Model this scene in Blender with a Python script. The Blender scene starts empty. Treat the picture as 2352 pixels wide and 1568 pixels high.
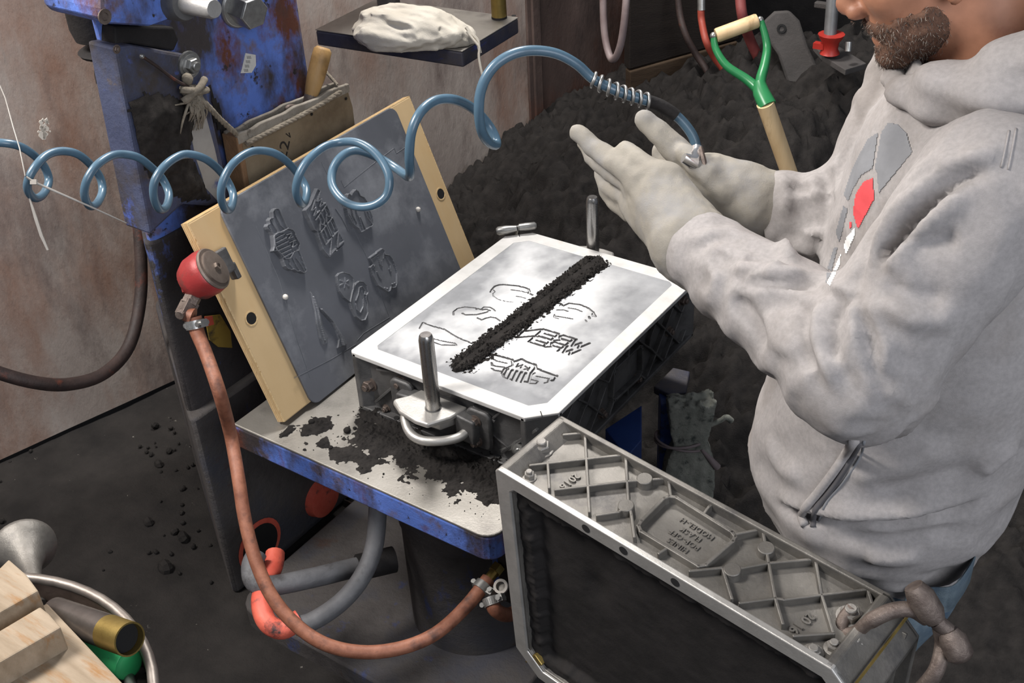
import bpy, math, random
import numpy as np
from mathutils import Vector, Matrix
from mathutils.bvhtree import BVHTree
random.seed(4); np.random.seed(4)
D = bpy.data
COL = bpy.context.scene.collection
SC = bpy.context.scene
A = lambda *v: np.array(v, float)

# ------------------------------------------------------------------ camera, world, light, exposure
# Heights below are measured from the top of the flask on the table (0); Z0 lifts everything so that the floor is z = 0.
Z0 = 0.75
FOC = 2707.1 / 2352 * 36.0
CROT = (0.97970098, 0.04792109, 0.60316306)
CLOC = A(1.4268626, -1.38471593, 1.31493237)
cam_data = D.cameras.new('camera'); cam = D.objects.new('camera', cam_data); COL.objects.link(cam)
cam.location = (CLOC[0], CLOC[1], CLOC[2] + Z0); cam.rotation_euler = CROT
cam_data.lens = FOC; cam_data.sensor_width = 36; cam_data.sensor_fit = 'HORIZONTAL'
cam_data.clip_start = 0.02; cam_data.clip_end = 60
SC.camera = cam

w = D.worlds.new('world'); SC.world = w; w.use_nodes = True
bg = w.node_tree.nodes['Background']
bg.inputs[0].default_value = (0.80, 0.86, 1.0, 1); bg.inputs[1].default_value = 0.16

def area(name, loc, target, size, energy, color=(1, 1, 1), size_y=None):
    ld = D.lights.new(name, 'AREA'); o = D.objects.new(name, ld); COL.objects.link(o)
    ld.shape = 'RECTANGLE'; ld.size = size; ld.size_y = size_y or size; ld.energy = energy; ld.color = color
    o.location = (loc[0], loc[1], loc[2] + Z0)
    d = Vector((target[0] - loc[0], target[1] - loc[1], target[2] - loc[2]))
    o.rotation_euler = d.to_track_quat('-Z', 'Y').to_euler()
    return o
# the shop's overhead lamp over the machine, plus two added unseen fills: warm from the aisle side, cool from the right
area('lamp_over_machine', (-0.45, 1.15, 2.6), (0.3, 0.2, 0), 0.45, 76, (1.0, 0.97, 0.94))
area('aisle_fill', (-0.95, -1.35, 2.5), (0.6, 0.0, 0.2), 0.8, 108, (1.0, 0.96, 0.92))
area('right_fill', (3.8, -2.0, 2.2), (0.4, 0, 0.2), 2.2, 90, (0.88, 0.92, 1.0))

vs = SC.view_settings
vs.view_transform = 'Standard'; vs.look = 'None'; vs.gamma = 1; vs.use_curve_mapping = False; vs.exposure = 0.25

# ------------------------------------------------------------------ geometry helpers
def _rot(p):
    (cx, cy, cz), (sx, sy, sz) = np.cos(p), np.sin(p)
    return A([cz, -sz, 0], [sz, cz, 0], [0, 0, 1]) @ A([cy, 0, sy], [0, 1, 0], [-sy, 0, cy]) @ A([1, 0, 0], [0, cx, -sx], [0, sx, cx])
RC = _rot(CROT); FPX = 2707.1
def ray(x, y):
    v = RC @ A((x - 1176) / FPX, -(y - 784) / FPX, -1); return v / np.linalg.norm(v)
def at(x, y, d): return CLOC + ray(x, y) * d
def onz(x, y, z): v = ray(x, y); return CLOC + v * ((z - CLOC[2]) / v[2])
def onx(x, y, X): v = ray(x, y); return CLOC + v * ((X - CLOC[0]) / v[0])
def ony(x, y, Y): v = ray(x, y); return CLOC + v * ((Y - CLOC[1]) / v[1])
def onp(x, y, o, n): v = ray(x, y); return CLOC + v * (np.dot(o - CLOC, n) / np.dot(v, n))
def norm(v): v = np.asarray(v, float); return v / max(np.linalg.norm(v), 1e-12)
def frame(z, x=None):
    z = norm(z); x = A(1, 0, 0) if x is None else np.asarray(x, float)
    x = x - z * np.dot(x, z)
    if np.linalg.norm(x) < 1e-4: x = A(0, 1, 0) - z * z[1]
    x = norm(x); return np.stack([x, np.cross(z, x), z], 1)
def cr(pts, k=6):
    P = np.asarray(pts, float); P = np.vstack([2 * P[0] - P[1], P, 2 * P[-1] - P[-2]]); out = []
    for i in range(1, len(P) - 2):
        for t in np.linspace(0, 1, k, endpoint=False):
            a, b, c, d = P[i - 1:i + 3]
            out.append(.5 * ((2 * b) + (c - a) * t + (2 * a - 5 * b + 4 * c - d) * t * t + (3 * b - a - 3 * c + d) * t ** 3))
    out.append(P[-2]); return np.array(out)

_H = np.random.RandomState(7).rand(4096)
def vnoise(P):
    P = np.asarray(P, float)
    if P.shape[-1] == 2: P = np.concatenate([P, np.zeros(P.shape[:-1] + (1,))], -1)
    i = np.floor(P).astype(np.int64); f = P - i; f = f * f * (3 - 2 * f); r = 0
    for dx in (0, 1):
        for dy in (0, 1):
            for dz in (0, 1):
                h = _H[((i[..., 0] + dx) * 73 + (i[..., 1] + dy) * 1571 + (i[..., 2] + dz) * 3331) % 4096]
                r = r + h * (f[..., 0] if dx else 1 - f[..., 0]) * (f[..., 1] if dy else 1 - f[..., 1]) * (f[..., 2] if dz else 1 - f[..., 2])
    return r
def fbm(P, o=4):
    P = np.asarray(P, float); r = 0; a = .5; s = 0
    for k in range(o): r = r + a * vnoise(P * 2 ** k + 17.3 * k); s += a; a *= .5
    return r / s

class MB:
    def __init__(self): self.v = []; self.f = []; self.n = 0
    def add(self, v, f):
        v = np.asarray(v, float); self.v.append(v); n = self.n
        self.f += [tuple(int(i) + n for i in q) for q in f]; self.n += len(v); return self
    def box(self, c, s, R=None):
        c = np.asarray(c, float); s = np.asarray(s, float) / 2
        q = A([-1, -1, -1], [1, -1, -1], [1, 1, -1], [-1, 1, -1], [-1, -1, 1], [1, -1, 1], [1, 1, 1], [-1, 1, 1]) * s
        if R is not None: q = q @ np.asarray(R).T
        return self.add(q + c, [(0, 3, 2, 1), (4, 5, 6, 7), (0, 1, 5, 4), (1, 2, 6, 5), (2, 3, 7, 6), (3, 0, 4, 7)])
    def bb(self, a, b):
        a = np.asarray(a, float); b = np.asarray(b, float); return self.box((a + b) / 2, np.abs(b - a))
    def prism(self, poly, z0, z1, o=(0, 0, 0), R=None, top=None):
        p = np.asarray(poly, float); n = len(p)
        ar = sum(p[i][0] * p[(i + 1) % n][1] - p[(i + 1) % n][0] * p[i][1] for i in range(n))
        if ar < 0: p = p[::-1]
        t = p if top is None else (np.asarray(top, float)[::-1] if ar < 0 else np.asarray(top, float))
        v = np.vstack([np.c_[p, np.full(n, z0)], np.c_[t, np.full(n, z1)]])
        if R is not None: v = v @ np.asarray(R).T
        f = [tuple(range(n))[::-1], tuple(range(n, 2 * n))] + [(i, (i + 1) % n, n + (i + 1) % n, n + i) for i in range(n)]
        return self.add(v + np.asarray(o, float), f)
    def ring(self, outer, inner, z0, z1, o=(0, 0, 0), R=None):
        a = np.asarray(outer, float); b = np.asarray(inner, float); n = len(a)
        v = np.vstack([np.c_[a, np.full(n, z0)], np.c_[a, np.full(n, z1)], np.c_[b, np.full(n, z0)], np.c_[b, np.full(n, z1)]])
        if R is not None: v = v @ np.asarray(R).T
        f = []
        for i in range(n):
            j = (i + 1) % n
            f += [(i, j, n + j, n + i), (n + i, n + j, 3 * n + j, 3 * n + i), (3 * n + i, 3 * n + j, 2 * n + j, 2 * n + i), (2 * n + i, 2 * n + j, j, i)]
        return self.add(v + np.asarray(o, float), f)
    def tube(self, pts, r, n=10, caps=True):
        P = np.asarray(pts, float); m = len(P); r = np.broadcast_to(np.asarray(r, float), (m,))
        T = np.gradient(P, axis=0); T /= np.maximum(np.linalg.norm(T, axis=1, keepdims=True), 1e-9)
        x = frame(T[0])[:, 0]; V = []; a = np.linspace(0, 2 * np.pi, n, endpoint=False)
        for i in range(m):
            x = norm(x - T[i] * np.dot(x, T[i])); y = np.cross(T[i], x)
            V.append(P[i] + r[i] * (np.cos(a)[:, None] * x + np.sin(a)[:, None] * y))
        f = [(i * n + k, i * n + (k + 1) % n, (i + 1) * n + (k + 1) % n, (i + 1) * n + k) for i in range(m - 1) for k in range(n)]
        if caps: f += [tuple(range(n))[::-1], tuple(range((m - 1) * n, m * n))]
        return self.add(np.vstack(V), f)
    def cyl(self, a, b, r, n=20, r2=None): return self.tube([a, b], [r, r if r2 is None else r2], n)
    def lathe(self, prof, o, axis, n=28, x=None):
        R = frame(axis, x); a = np.linspace(0, 2 * np.pi, n, endpoint=False); V = []
        for r, z in prof: V.append(np.asarray(o) + (r * np.cos(a))[:, None] * R[:, 0] + (r * np.sin(a))[:, None] * R[:, 1] + z * R[:, 2])
        m = len(prof)
        f = [(i * n + k, i * n + (k + 1) % n, (i + 1) * n + (k + 1) % n, (i + 1) * n + k) for i in range(m - 1) for k in range(n)]
        if prof[0][0] > 1e-5: f.append(tuple(range(n))[::-1])
        if prof[-1][0] > 1e-5: f.append(tuple(range((m - 1) * n, m * n)))
        return self.add(np.vstack(V), f)
    def hexbolt(self, o, axis, r, h, x=None, dome=True):
        self.lathe([(r * 1.35, 0), (r * 1.35, h * .15), (r * 1.2, h * .2)], o, axis, 18, x)
        self.lathe([(r, h * .15), (r, h * .85), (r * .88, h)], o, axis, 6, x)
        if dome: self.lathe([(r * .6, h * .9), (r * .6, h * 1.35), (r * .5, h * 1.45)], o, axis, 12, x)
        return self
    def ball(self, c, s, n=12, R=None):
        a = np.linspace(0, np.pi, n // 2 + 1); b = np.linspace(0, 2 * np.pi, n, endpoint=False)
        V = np.array([[np.sin(p) * np.cos(q), np.sin(p) * np.sin(q), -np.cos(p)] for p in a for q in b]) * np.asarray(s, float)
        if R is not None: V = V @ np.asarray(R).T
        m = len(a)
        f = [(i * n + k, i * n + (k + 1) % n, (i + 1) * n + (k + 1) % n, (i + 1) * n + k) for i in range(m - 1) for k in range(n)]
        return self.add(V + np.asarray(c, float), f)

ORG = {}
def thing(name, label, cat, loc, group=None, kind=None):
    o = D.objects.new(name, None); COL.objects.link(o); loc = A(*loc) + A(0, 0, Z0)
    o.location = loc; o.empty_display_size = .05; ORG[o.name] = loc
    o['label'] = label; o['category'] = cat
    if group: o['group'] = group
    if kind: o['kind'] = kind
    return o
def build(mb, name, m, parent=None, smooth=35, bevel=0.0, label=None, cat=None, group=None, kind=None, seg=2):
    V = np.vstack(mb.v) + A(0, 0, Z0) if isinstance(mb, MB) else mb[0] + A(0, 0, Z0)
    F = mb.f if isinstance(mb, MB) else mb[1]
    org = A((V[:, 0].min() + V[:, 0].max()) / 2, (V[:, 1].min() + V[:, 1].max()) / 2, V[:, 2].min())
    me = D.meshes.new(name); me.from_pydata((V - org).tolist(), [], F if isinstance(F, list) else F.tolist()); me.validate()
    me.materials.append(m); o = D.objects.new(name, me); COL.objects.link(o)
    if smooth:
        me.polygons.foreach_set('use_smooth', [True] * len(me.polygons))
        if smooth < 180: me.set_sharp_from_angle(angle=math.radians(smooth))
    base = ORG[parent.name] if parent is not None else A(0, 0, 0)
    o.location = org - base; ORG[o.name] = org
    if parent is not None: o.parent = parent
    if bevel:
        b = o.modifiers.new('bevel', 'BEVEL'); b.width = bevel; b.segments = seg; b.limit_method = 'ANGLE'; b.angle_limit = math.radians(40)
    for k, v in (('label', label), ('category', cat), ('group', group), ('kind', kind)):
        if v: o[k] = v
    return o

def nets(fn, lo, hi, h):
    """surface nets on a regular grid: a closed quad mesh of fn = 0 (negative inside)"""
    lo = np.asarray(lo, float); n = np.ceil((np.asarray(hi) - lo) / h).astype(int) + 1
    g = np.stack(np.meshgrid(*[lo[i] + h * np.arange(n[i]) for i in range(3)], indexing='ij'), -1)
    S = np.empty(n)
    for i in range(0, n[0], 16): S[i:i + 16] = fn(g[i:i + 16].reshape(-1, 3)).reshape(g[i:i + 16].shape[:3])
    ins = S < 0
    cnt = np.zeros(n - 1, int); acc = np.zeros(tuple(n - 1) + (3,))
    cs = [(a, b, c) for a in (0, 1) for b in (0, 1) for c in (0, 1)]
    sl = lambda c: tuple(slice(c[k], n[k] - 1 + c[k]) for k in range(3))
    for c in cs:
        for ax in range(3):
            if c[ax]: continue
            d = list(c); d[ax] = 1
            s0, s1 = S[sl(c)], S[sl(d)]; x = ins[sl(c)] != ins[sl(d)]
            t = np.where(x, s0 / np.where(x, s0 - s1, 1), 0); cnt += x
            for k in range(3): acc[..., k] += x * ((t if k == ax else c[k]))
    m = cnt > 0; idx = -np.ones(n - 1, int); idx[m] = np.arange(m.sum())
    ii = np.stack(np.nonzero(m), -1); V = lo + h * (ii + acc[m] / cnt[m][:, None]); F = []
    for ax in range(3):
        u, v = (ax + 1) % 3, (ax + 2) % 3
        s0 = [slice(1, n[k] - 1) for k in range(3)]; s0[ax] = slice(0, n[ax] - 1); s1 = list(s0); s1[ax] = slice(1, n[ax])
        a, b = ins[tuple(s0)], ins[tuple(s1)]
        e = np.stack(np.nonzero(a != b), -1); flip = a[tuple(e.T)]
        e = e + np.array([0 if k == ax else 1 for k in range(3)])
        du = np.eye(3, dtype=int)[u]; dv = np.eye(3, dtype=int)[v]
        q = np.stack([idx[tuple((e - du - dv).T)], idx[tuple((e - dv).T)], idx[tuple(e.T)], idx[tuple((e - du).T)]], 1)
        q[~flip] = q[~flip][:, ::-1]; F.append(q)
    return V, np.vstack(F)
def smin(a, b, k): h = np.clip(.5 + .5 * (b - a) / k, 0, 1); return b * (1 - h) + a * h - k * h * (1 - h)
def cap(P, a, b, ra, rb):
    a = np.asarray(a, float); b = np.asarray(b, float); d = b - a
    t = np.clip(((P - a) @ d) / (d @ d), 0, 1); return np.linalg.norm(P - a - t[:, None] * d, axis=1) - (ra + (rb - ra) * t)
def ell(P, c, r, R=None):
    q = P - np.asarray(c, float)
    if R is not None: q = q @ R
    r = np.asarray(r, float); k = np.linalg.norm(q / r, axis=1); k2 = np.linalg.norm(q / (r * r), axis=1)
    return k * (k - 1) / np.maximum(k2, 1e-9)

def text_mesh(s, size, depth, fat=0.0, outline=0.0, fill=True, spacing=1.0, align='CENTER'):
    cu = D.curves.new('text', 'FONT'); cu.body = s; cu.size = size; cu.extrude = depth / 2; cu.offset = fat
    cu.align_x = align; cu.align_y = 'CENTER'; cu.resolution_u = 3; cu.space_character = spacing; cu.space_line = .8
    o = D.objects.new('text', cu); COL.objects.link(o)
    dg = bpy.context.evaluated_depsgraph_get(); me = D.meshes.new_from_object(o.evaluated_get(dg))
    V = np.array([tuple(v.co) for v in me.vertices]); F = [tuple(p.vertices) for p in me.polygons]
    D.objects.remove(o); D.curves.remove(cu); D.meshes.remove(me)
    return V, F

# ------------------------------------------------------------------ materials
def srgb(r, g, b):
    f = lambda c: (c / 255 / 12.92) if c <= 10 else ((c / 255 + .055) / 1.055) ** 2.4
    return (f(r), f(g), f(b), 1)
def mat(name, stops, rough=.6, metal=0.0, scale=12, detail=6, bump=0.0, bscale=None, stretch=None, spec=.5, rvar=.0, layers=(), bdist=.01, dist=0.0):
    """noise through a colour ramp; each layer = (colour, threshold, softness, scale, stretch) lies over it"""
    m = D.materials.new(name); m.use_nodes = True; nt = m.node_tree; N = nt.nodes; L = nt.links
    p = N['Principled BSDF']; tc = N.new('ShaderNodeTexCoord')
    def noise(sc, st=None, det=detail, ro=.6):
        mp = N.new('ShaderNodeMapping'); mp.inputs['Scale'].default_value = st or (1, 1, 1); L.new(tc.outputs['Object'], mp.inputs[0])
        n = N.new('ShaderNodeTexNoise'); n.inputs['Scale'].default_value = sc; n.inputs['Detail'].default_value = det; n.inputs['Roughness'].default_value = ro
        n.inputs['Distortion'].default_value = dist
        L.new(mp.outputs[0], n.inputs['Vector']); return n
    if len(stops) == 1: stops = [stops[0], stops[0]]
    n = noise(scale, stretch); r = N.new('ShaderNodeValToRGB'); L.new(n.outputs[0], r.inputs[0])
    e = r.color_ramp.elements; e[0].position = .32; e[1].position = .68; e[0].color = srgb(*stops[0]); e[1].color = srgb(*stops[-1])
    for i, s in enumerate(stops[1:-1]):
        q = e.new(.32 + .36 * (i + 1) / (len(stops) - 1)); q.color = srgb(*s)
    out = r.outputs[0]
    for i, (c, th, soft, sc, st) in enumerate(layers):
        k = noise(sc, st, 8, .65); k.inputs['Vector'].links[0].from_node.inputs['Location'].default_value = (3.1 * i + 1, 7.7 * i, 1.3 * i)
        rp = N.new('ShaderNodeMapRange'); rp.inputs[1].default_value = th - soft; rp.inputs[2].default_value = th + soft; L.new(k.outputs[0], rp.inputs[0])
        mx = N.new('ShaderNodeMix'); mx.data_type = 'RGBA'; L.new(rp.outputs[0], mx.inputs[0]); L.new(out, mx.inputs[6]); mx.inputs[7].default_value = srgb(*c); out = mx.outputs[2]
    L.new(out, p.inputs['Base Color'])
    p.inputs['Roughness'].default_value = rough; p.inputs['Metallic'].default_value = metal; p.inputs['Specular IOR Level'].default_value = spec
    if rvar:
        mr = N.new('ShaderNodeMapRange'); mr.inputs[3].default_value = rough - rvar; mr.inputs[4].default_value = rough + rvar; L.new(noise(scale * 2.3).outputs[0], mr.inputs[0]); L.new(mr.outputs[0], p.inputs['Roughness'])
    if bump:
        b = N.new('ShaderNodeBump'); b.inputs['Strength'].default_value = bump; b.inputs['Distance'].default_value = bdist
        L.new(noise(bscale or scale * 6, stretch, 8, .7).outputs[0], b.inputs['Height']); L.new(b.outputs[0], p.inputs['Normal'])
    return m
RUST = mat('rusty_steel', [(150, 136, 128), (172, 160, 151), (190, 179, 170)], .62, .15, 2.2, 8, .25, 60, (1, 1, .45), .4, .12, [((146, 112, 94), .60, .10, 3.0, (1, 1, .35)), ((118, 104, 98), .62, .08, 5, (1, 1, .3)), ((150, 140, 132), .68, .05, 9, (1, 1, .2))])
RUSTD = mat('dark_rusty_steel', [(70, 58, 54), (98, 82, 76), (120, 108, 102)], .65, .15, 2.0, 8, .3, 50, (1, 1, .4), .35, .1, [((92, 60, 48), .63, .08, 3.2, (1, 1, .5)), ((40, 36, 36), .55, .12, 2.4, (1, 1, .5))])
BLUE = mat('chipped_blue_paint', [(82, 112, 186), (98, 128, 208)], .5, 0, 5, 6, .35, 70, None, .45, .1, [((104, 92, 104), .57, .08, 18, None), ((96, 54, 40), .565, .05, 7, (1, 1, .6)), ((58, 52, 52), .535, .06, 5, (1, 1, .5)), ((46, 42, 42), .64, .03, 34, None)])
BLUEC = mat('shaded_blue_paint', [(32, 56, 112), (44, 72, 136)], .5, 0, 8, 4, .1, 50, None, .5, .1, [((40, 38, 40), .62, .05, 14, None)])  # blue of the parts below the table, their shade put into the colour
COVER = mat('scuffed_blue_grey_paint', [(62, 68, 92), (78, 84, 108)], .6, 0, 6, 7, .4, 60, None, .35, .1, [((66, 60, 58), .52, .08, 7, None), ((74, 92, 160), .64, .04, 13, None), ((96, 84, 72), .66, .04, 16, None)])
GRIME = mat('grimy_dark_paint', [(58, 54, 53), (74, 70, 68), (64, 64, 70)], .75, 0, 6, 8, .5, 60, None, .3, 0, [((54, 66, 110), .66, .05, 9, (1, 1, .5)), ((70, 48, 38), .66, .05, 6, None)])
ALU = mat('cast_aluminium', [(98, 95, 90), (128, 124, 118)], .48, .55, 14, 6, .25, 160, None, .5, .1, [((84, 82, 81), .62, .08, 11, None)], .004)
ALUD = mat('dirty_cast_aluminium', [(84, 83, 83), (112, 111, 110)], .5, .45, 10, 8, .3, 120, None, .5, .12, [((58, 57, 57), .58, .1, 9, None)], .004)
ALUB = mat('bright_cast_aluminium', [(168, 165, 160), (190, 187, 182)], .42, .6, 20, 5, .2, 250, None, .5, .1, [((140, 136, 130), .66, .06, 10, None)], .003)
RIMW = mat('powder_dusted_metal', [(186, 184, 180), (202, 200, 197)], .55, .1, 30, 6, .15, 300, None, .5, .05, [((196, 176, 156), .70, .05, 8, None), ((150, 148, 146), .74, .03, 60, None)], .002)
STEEL = mat('polished_steel', [(150, 148, 146), (175, 173, 170)], .28, .95, 30, 5, .05, 200, (1, 1, .1), .5, .1, [((120, 88, 40), .64, .05, 7, (3, 3, .3))])
TABLE = mat('worn_steel_top', [(122, 118, 111), (150, 146, 139)], .42, .55, 5, 8, .1, 200, None, .5, .12, [((96, 92, 88), .62, .1, 6, None)])
BOLT = mat('rusty_bolt', [(92, 80, 74), (126, 114, 106)], .5, .6, 60, 4, .3, 200)
BOLTS = mat('plated_bolt', [(140, 139, 136), (166, 165, 162)], .38, .8, 60, 4)
PLY = mat('birch_plywood', [(190, 161, 117), (204, 176, 134)], .55, 0, 4, 6, .06, 60, (1, 1, .3), .4, 0, [((196, 160, 110), .60, .08, 3, (1, 1, .25))])
PLYE = mat('plywood_edge', [(176, 140, 92), (214, 186, 140), (190, 156, 108)], .6, 0, 30, 6, .2, 60, (14, 1, 1), .35)
PLATE = mat('graphite_grey_plate', [(86, 88, 93), (104, 106, 112)], .5, .1, 3, 7, .05, 80, None, .5, .1, [((146, 148, 152), .60, .14, 5.5, None)])
RELIEF = mat('graphite_grey_pattern', [(92, 94, 98), (118, 120, 125)], .45, .15, 20, 6, .05, 80, None, .5)
SANDM = mat('powdered_mould_face', [(118, 119, 121), (150, 151, 153)], .8, 0, 9, 8, .25, 700, None, .25, 0, [], .0012)
def powder(m):
    # parting powder shaken on: thick in the middle of the mould, thin towards the rim
    nt = m.node_tree; N, L = nt.nodes, nt.links; p = N['Principled BSDF']; src = p.inputs['Base Color'].links[0].from_socket
    a = N.new('ShaderNodeAttribute'); a.attribute_name = 'powder'; mx = N.new('ShaderNodeMix'); mx.data_type = 'RGBA'; L.new(a.outputs['Fac'], mx.inputs[0]); L.new(src, mx.inputs[6]); mx.inputs[7].default_value = srgb(202, 202, 202); L.new(mx.outputs[2], p.inputs['Base Color'])
powder(SANDM)
SAND = mat('black_moulding_sand', [(33, 31, 30), (50, 47, 45)], .92, 0, 30, 8, .8, 260, None, .15, 0, [((70, 66, 62), .72, .02, 240, None)], .004)
SANDL = mat('black_sand_loose', [(38, 35, 33), (60, 56, 53)], .92, 0, 60, 8, .8, 400, None, .15, 0, [], .003)
FLOORM = mat('sand_covered_floor', [(31, 29, 28), (46, 43, 41)], .9, 0, 9, 8, .7, 120, None, .2, 0, [((120, 112, 100), .745, .012, 90, None), ((130, 126, 118), .70, .02, 30, None)], .006)
HOSEB = mat('blue_grey_hose', [(70, 94, 110), (80, 106, 124)], .3, 0, 20, 3, 0, 60, None, .5)
HOSER = mat('reddish_brown_hose', [(112, 68, 50), (146, 96, 74)], .55, 0, 40, 6, .3, 160, None, .4, 0, [((84, 56, 46), .62, .06, 18, None)], .002)
HOSEK = mat('dark_hose', [(42, 34, 32), (62, 48, 44)], .6, 0, 25, 6, .2, 90, None, .4, 0, [((94, 52, 40), .64, .04, 12, None)])
HOSEG = mat('grey_hose', [(88, 88, 90), (108, 108, 110)], .55, 0, 20, 5, .2, 90, None, .4, 0, [((60, 58, 58), .62, .06, 10, None)])
REDP = mat('worn_red_enamel', [(140, 44, 44), (164, 56, 54)], .4, .1, 16, 6, .15, 60, None, .5, .1, [((92, 66, 60), .60, .06, 20, None)])
ORANGE = mat('orange_red_paint', [(190, 78, 62), (214, 104, 84)], .5, 0, 16, 6, .15, 60, None, .4, 0, [((70, 56, 54), .62, .05, 16, None)])
BLACK = mat('sooty_black_metal', [(30, 28, 28), (46, 43, 42)], .7, .1, 10, 6, .3, 80, None, .3)
BOLTD = mat('dull_steel_nut', [(128, 124, 119), (152, 148, 142)], .5, .5, 60, 4, .2, 200)
GROOVE = mat('shaded_bare_sand', [(72, 71, 71), (88, 87, 87)], .9, 0, 60, 6, .4, 600)  # bare sand on groove walls, toned to put their shade into the colour
BRASS = mat('tarnished_brass', [(128, 108, 58), (160, 138, 80)], .4, .8, 20, 5, .1, 60)
WOODH = mat('worn_wood_handle', [(146, 112, 66), (178, 142, 92)], .5, 0, 10, 6, .15, 60, (3, 3, .4), .4, 0, [((96, 74, 48), .62, .08, 8, None)])
WOODL = mat('ash_wood', [(196, 166, 124), (216, 188, 146)], .5, 0, 10, 6, .1, 60, (3, 3, .3), .4, 0, [((160, 130, 92), .64, .07, 8, (2, 2, .3))])
PINE = mat('rough_pine', [(130, 114, 94), (158, 142, 122)], .7, 0, 7, 8, .3, 60, (1, 8, 4), .3, 0, [((140, 104, 66), .62, .06, 6, (1, 6, 3))])
CARD = mat('dusty_grey_wood', [(118, 104, 84), (142, 128, 106)], .8, 0, 9, 7, .3, 90, None, .25, 0, [((88, 74, 58), .60, .1, 4, None)])
CARDE = mat('weathered_wood_edge', [(120, 112, 100), (158, 150, 138)], .85, 0, 18, 8, .6, 60, None, .25, 0, [((70, 62, 54), .62, .05, 20, None)])
ROPE = mat('dirty_rope', [(112, 102, 88), (150, 140, 124)], .9, 0, 60, 5, .5, 200)
CLOTH = mat('white_cotton', [(182, 174, 160), (204, 197, 184)], .9, 0, 8, 6, .25, 300, None, .2)
HOOD = mat('grey_marl_fleece', [(143, 139, 137), (157, 152, 150)], .95, 0, 160, 6, .3, 700, None, .15, 0, [((124, 117, 111), .62, .12, 4, None)], .0015)
GLOVE = mat('cream_work_glove', [(136, 131, 122), (158, 152, 141)], .95, 0, 20, 6, .4, 500, None, .15, 0, [((140, 138, 136), .58, .12, 16, None)], .002)
SKIN = mat('tanned_skin', [(150, 104, 80), (168, 118, 92)], .5, 0, 30, 5, .12, 400, None, .4, 0, [((136, 84, 64), .62, .1, 14, None)], .001)
BEARDM = mat('greying_beard', [(92, 68, 56), (120, 90, 74)], .8, 0, 90, 5, .5, 500, None, .2)
HAIRK = mat('dark_beard_hair', [(56, 46, 40), (78, 64, 56)], .6, 0, 300, 3)
HAIRW = mat('grey_beard_hair', [(140, 128, 116), (176, 166, 154)], .6, 0, 300, 3)
JEANS = mat('light_blue_denim', [(84, 98, 108), (110, 124, 132)], .85, 0, 40, 6, .4, 600, None, .2, 0, [((70, 88, 106), .6, .1, 10, None)])
PRG = mat('print_dark_grey', [(112, 113, 116), (122, 123, 126)], .85, 0, 40)
PRR = mat('print_red', [(200, 66, 70), (208, 74, 78)], .8, 0, 40)
PRW = mat('print_white', [(220, 220, 218), (228, 228, 226)], .8, 0, 40)
TSHIRT = mat('dark_red_shirt', [(140, 30, 44), (156, 40, 54)], .9, 0, 40)
GREENP = mat('green_enamel', [(34, 106, 62), (44, 124, 74)], .32, 0, 10, 4, 0, 60, None, .5, .05)
GREENH = mat('green_plastic', [(42, 146, 86), (58, 164, 100)], .45, 0, 10, 4, .1, 60, None, .5, 0, [((60, 80, 60), .68, .04, 40, None)])
FELT = mat('worn_grey_felt', [(118, 120, 112), (150, 150, 140)], .95, 0, 30, 8, .9, 160, None, .15, 0, [((62, 66, 64), .60, .07, 34, None)], .004)
RUBBER = mat('mauve_rubber', [(104, 92, 92), (122, 110, 110)], .7, 0, 20, 4, .1)
PAPER = mat('worn_paper_label', [(186, 184, 178), (206, 204, 198)], .7, 0, 20, 4)
INK = mat('black_ink', [(36, 32, 30), (44, 40, 38)], .8)
YELLOW = mat('faded_yellow_tag', [(136, 112, 44), (158, 134, 62)], .6, 0, 14, 6, .1, 60, None, .4, 0, [((60, 54, 44), .60, .06, 20, None)])
PLASTIC = mat('milky_plastic', [(150, 144, 136), (168, 162, 154)], .4, 0, 20)
CAPB = mat('dark_blue_paint', [(44, 46, 62), (58, 60, 78)], .5, 0, 14, 6, .2, 80, None, .4, 0, [((74, 70, 70), .54, .1, 9, None), ((52, 66, 140), .66, .04, 7, (1, 1, 4))])
HOLE = mat('deep_recess_black', [(12, 11, 11), (16, 15, 15)], .9)
WHITEP = mat('white_flake', [(200, 192, 180), (220, 214, 204)], .8)
# ------------------------------------------------------------------ the setting
FZ = -0.75
def grid(xs, ys, fz):
    X, Y = np.meshgrid(xs, ys, indexing='ij'); V = np.stack([X.ravel(), Y.ravel(), fz(X, Y).ravel()], 1)
    n, m = len(xs), len(ys); i = np.arange(n - 1)[:, None] * m + np.arange(m - 1)[None]; i = i.ravel()
    return V, np.stack([i, i + m, i + m + 1, i + 1], 1)
def lumps(X, Y, s, o=5): return fbm(np.stack([X * s, Y * s], -1), o) - .5
def floor_h(X, Y):
    near = np.clip((Y - .35) / .8, 0, 1) * np.clip((X + .2) / .5, 0, 1)
    return FZ - .004 + .02 * lumps(X, Y, 3) + (.012 + .03 * near) * lumps(X, Y, 14) + .05 * near * lumps(X, Y, 5)
build(grid(np.arange(-1.7, 3.4, .016), np.arange(-1.7, 4.2, .016), floor_h), 'floor', FLOORM, kind='structure', smooth=180, label='floor covered in trodden black moulding sand')
# scattered clods beside the machine foot
mb = MB(); rs = np.random.RandomState(3)
for i in range(90):
    px, py = (rs.uniform(330, 460), rs.uniform(960, 1330)) if i < 34 else (rs.uniform(0, 560), rs.uniform(1000, 1500)) if i < 54 else (rs.uniform(1650, 2352), rs.uniform(900, 1540))
    q = onz(px, py, FZ); r = rs.uniform(.003, .009) * (2.6 if i < 9 else 1)
    mb.ball(q + A(0, 0, r * .2), A(r, r * rs.uniform(.7, 1.2), r * .75), 8, _rot(rs.rand(3) * 6))
build(mb, 'floor_clods', SAND, kind='stuff', label='clods of black sand fallen on the floor around the machine')

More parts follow.
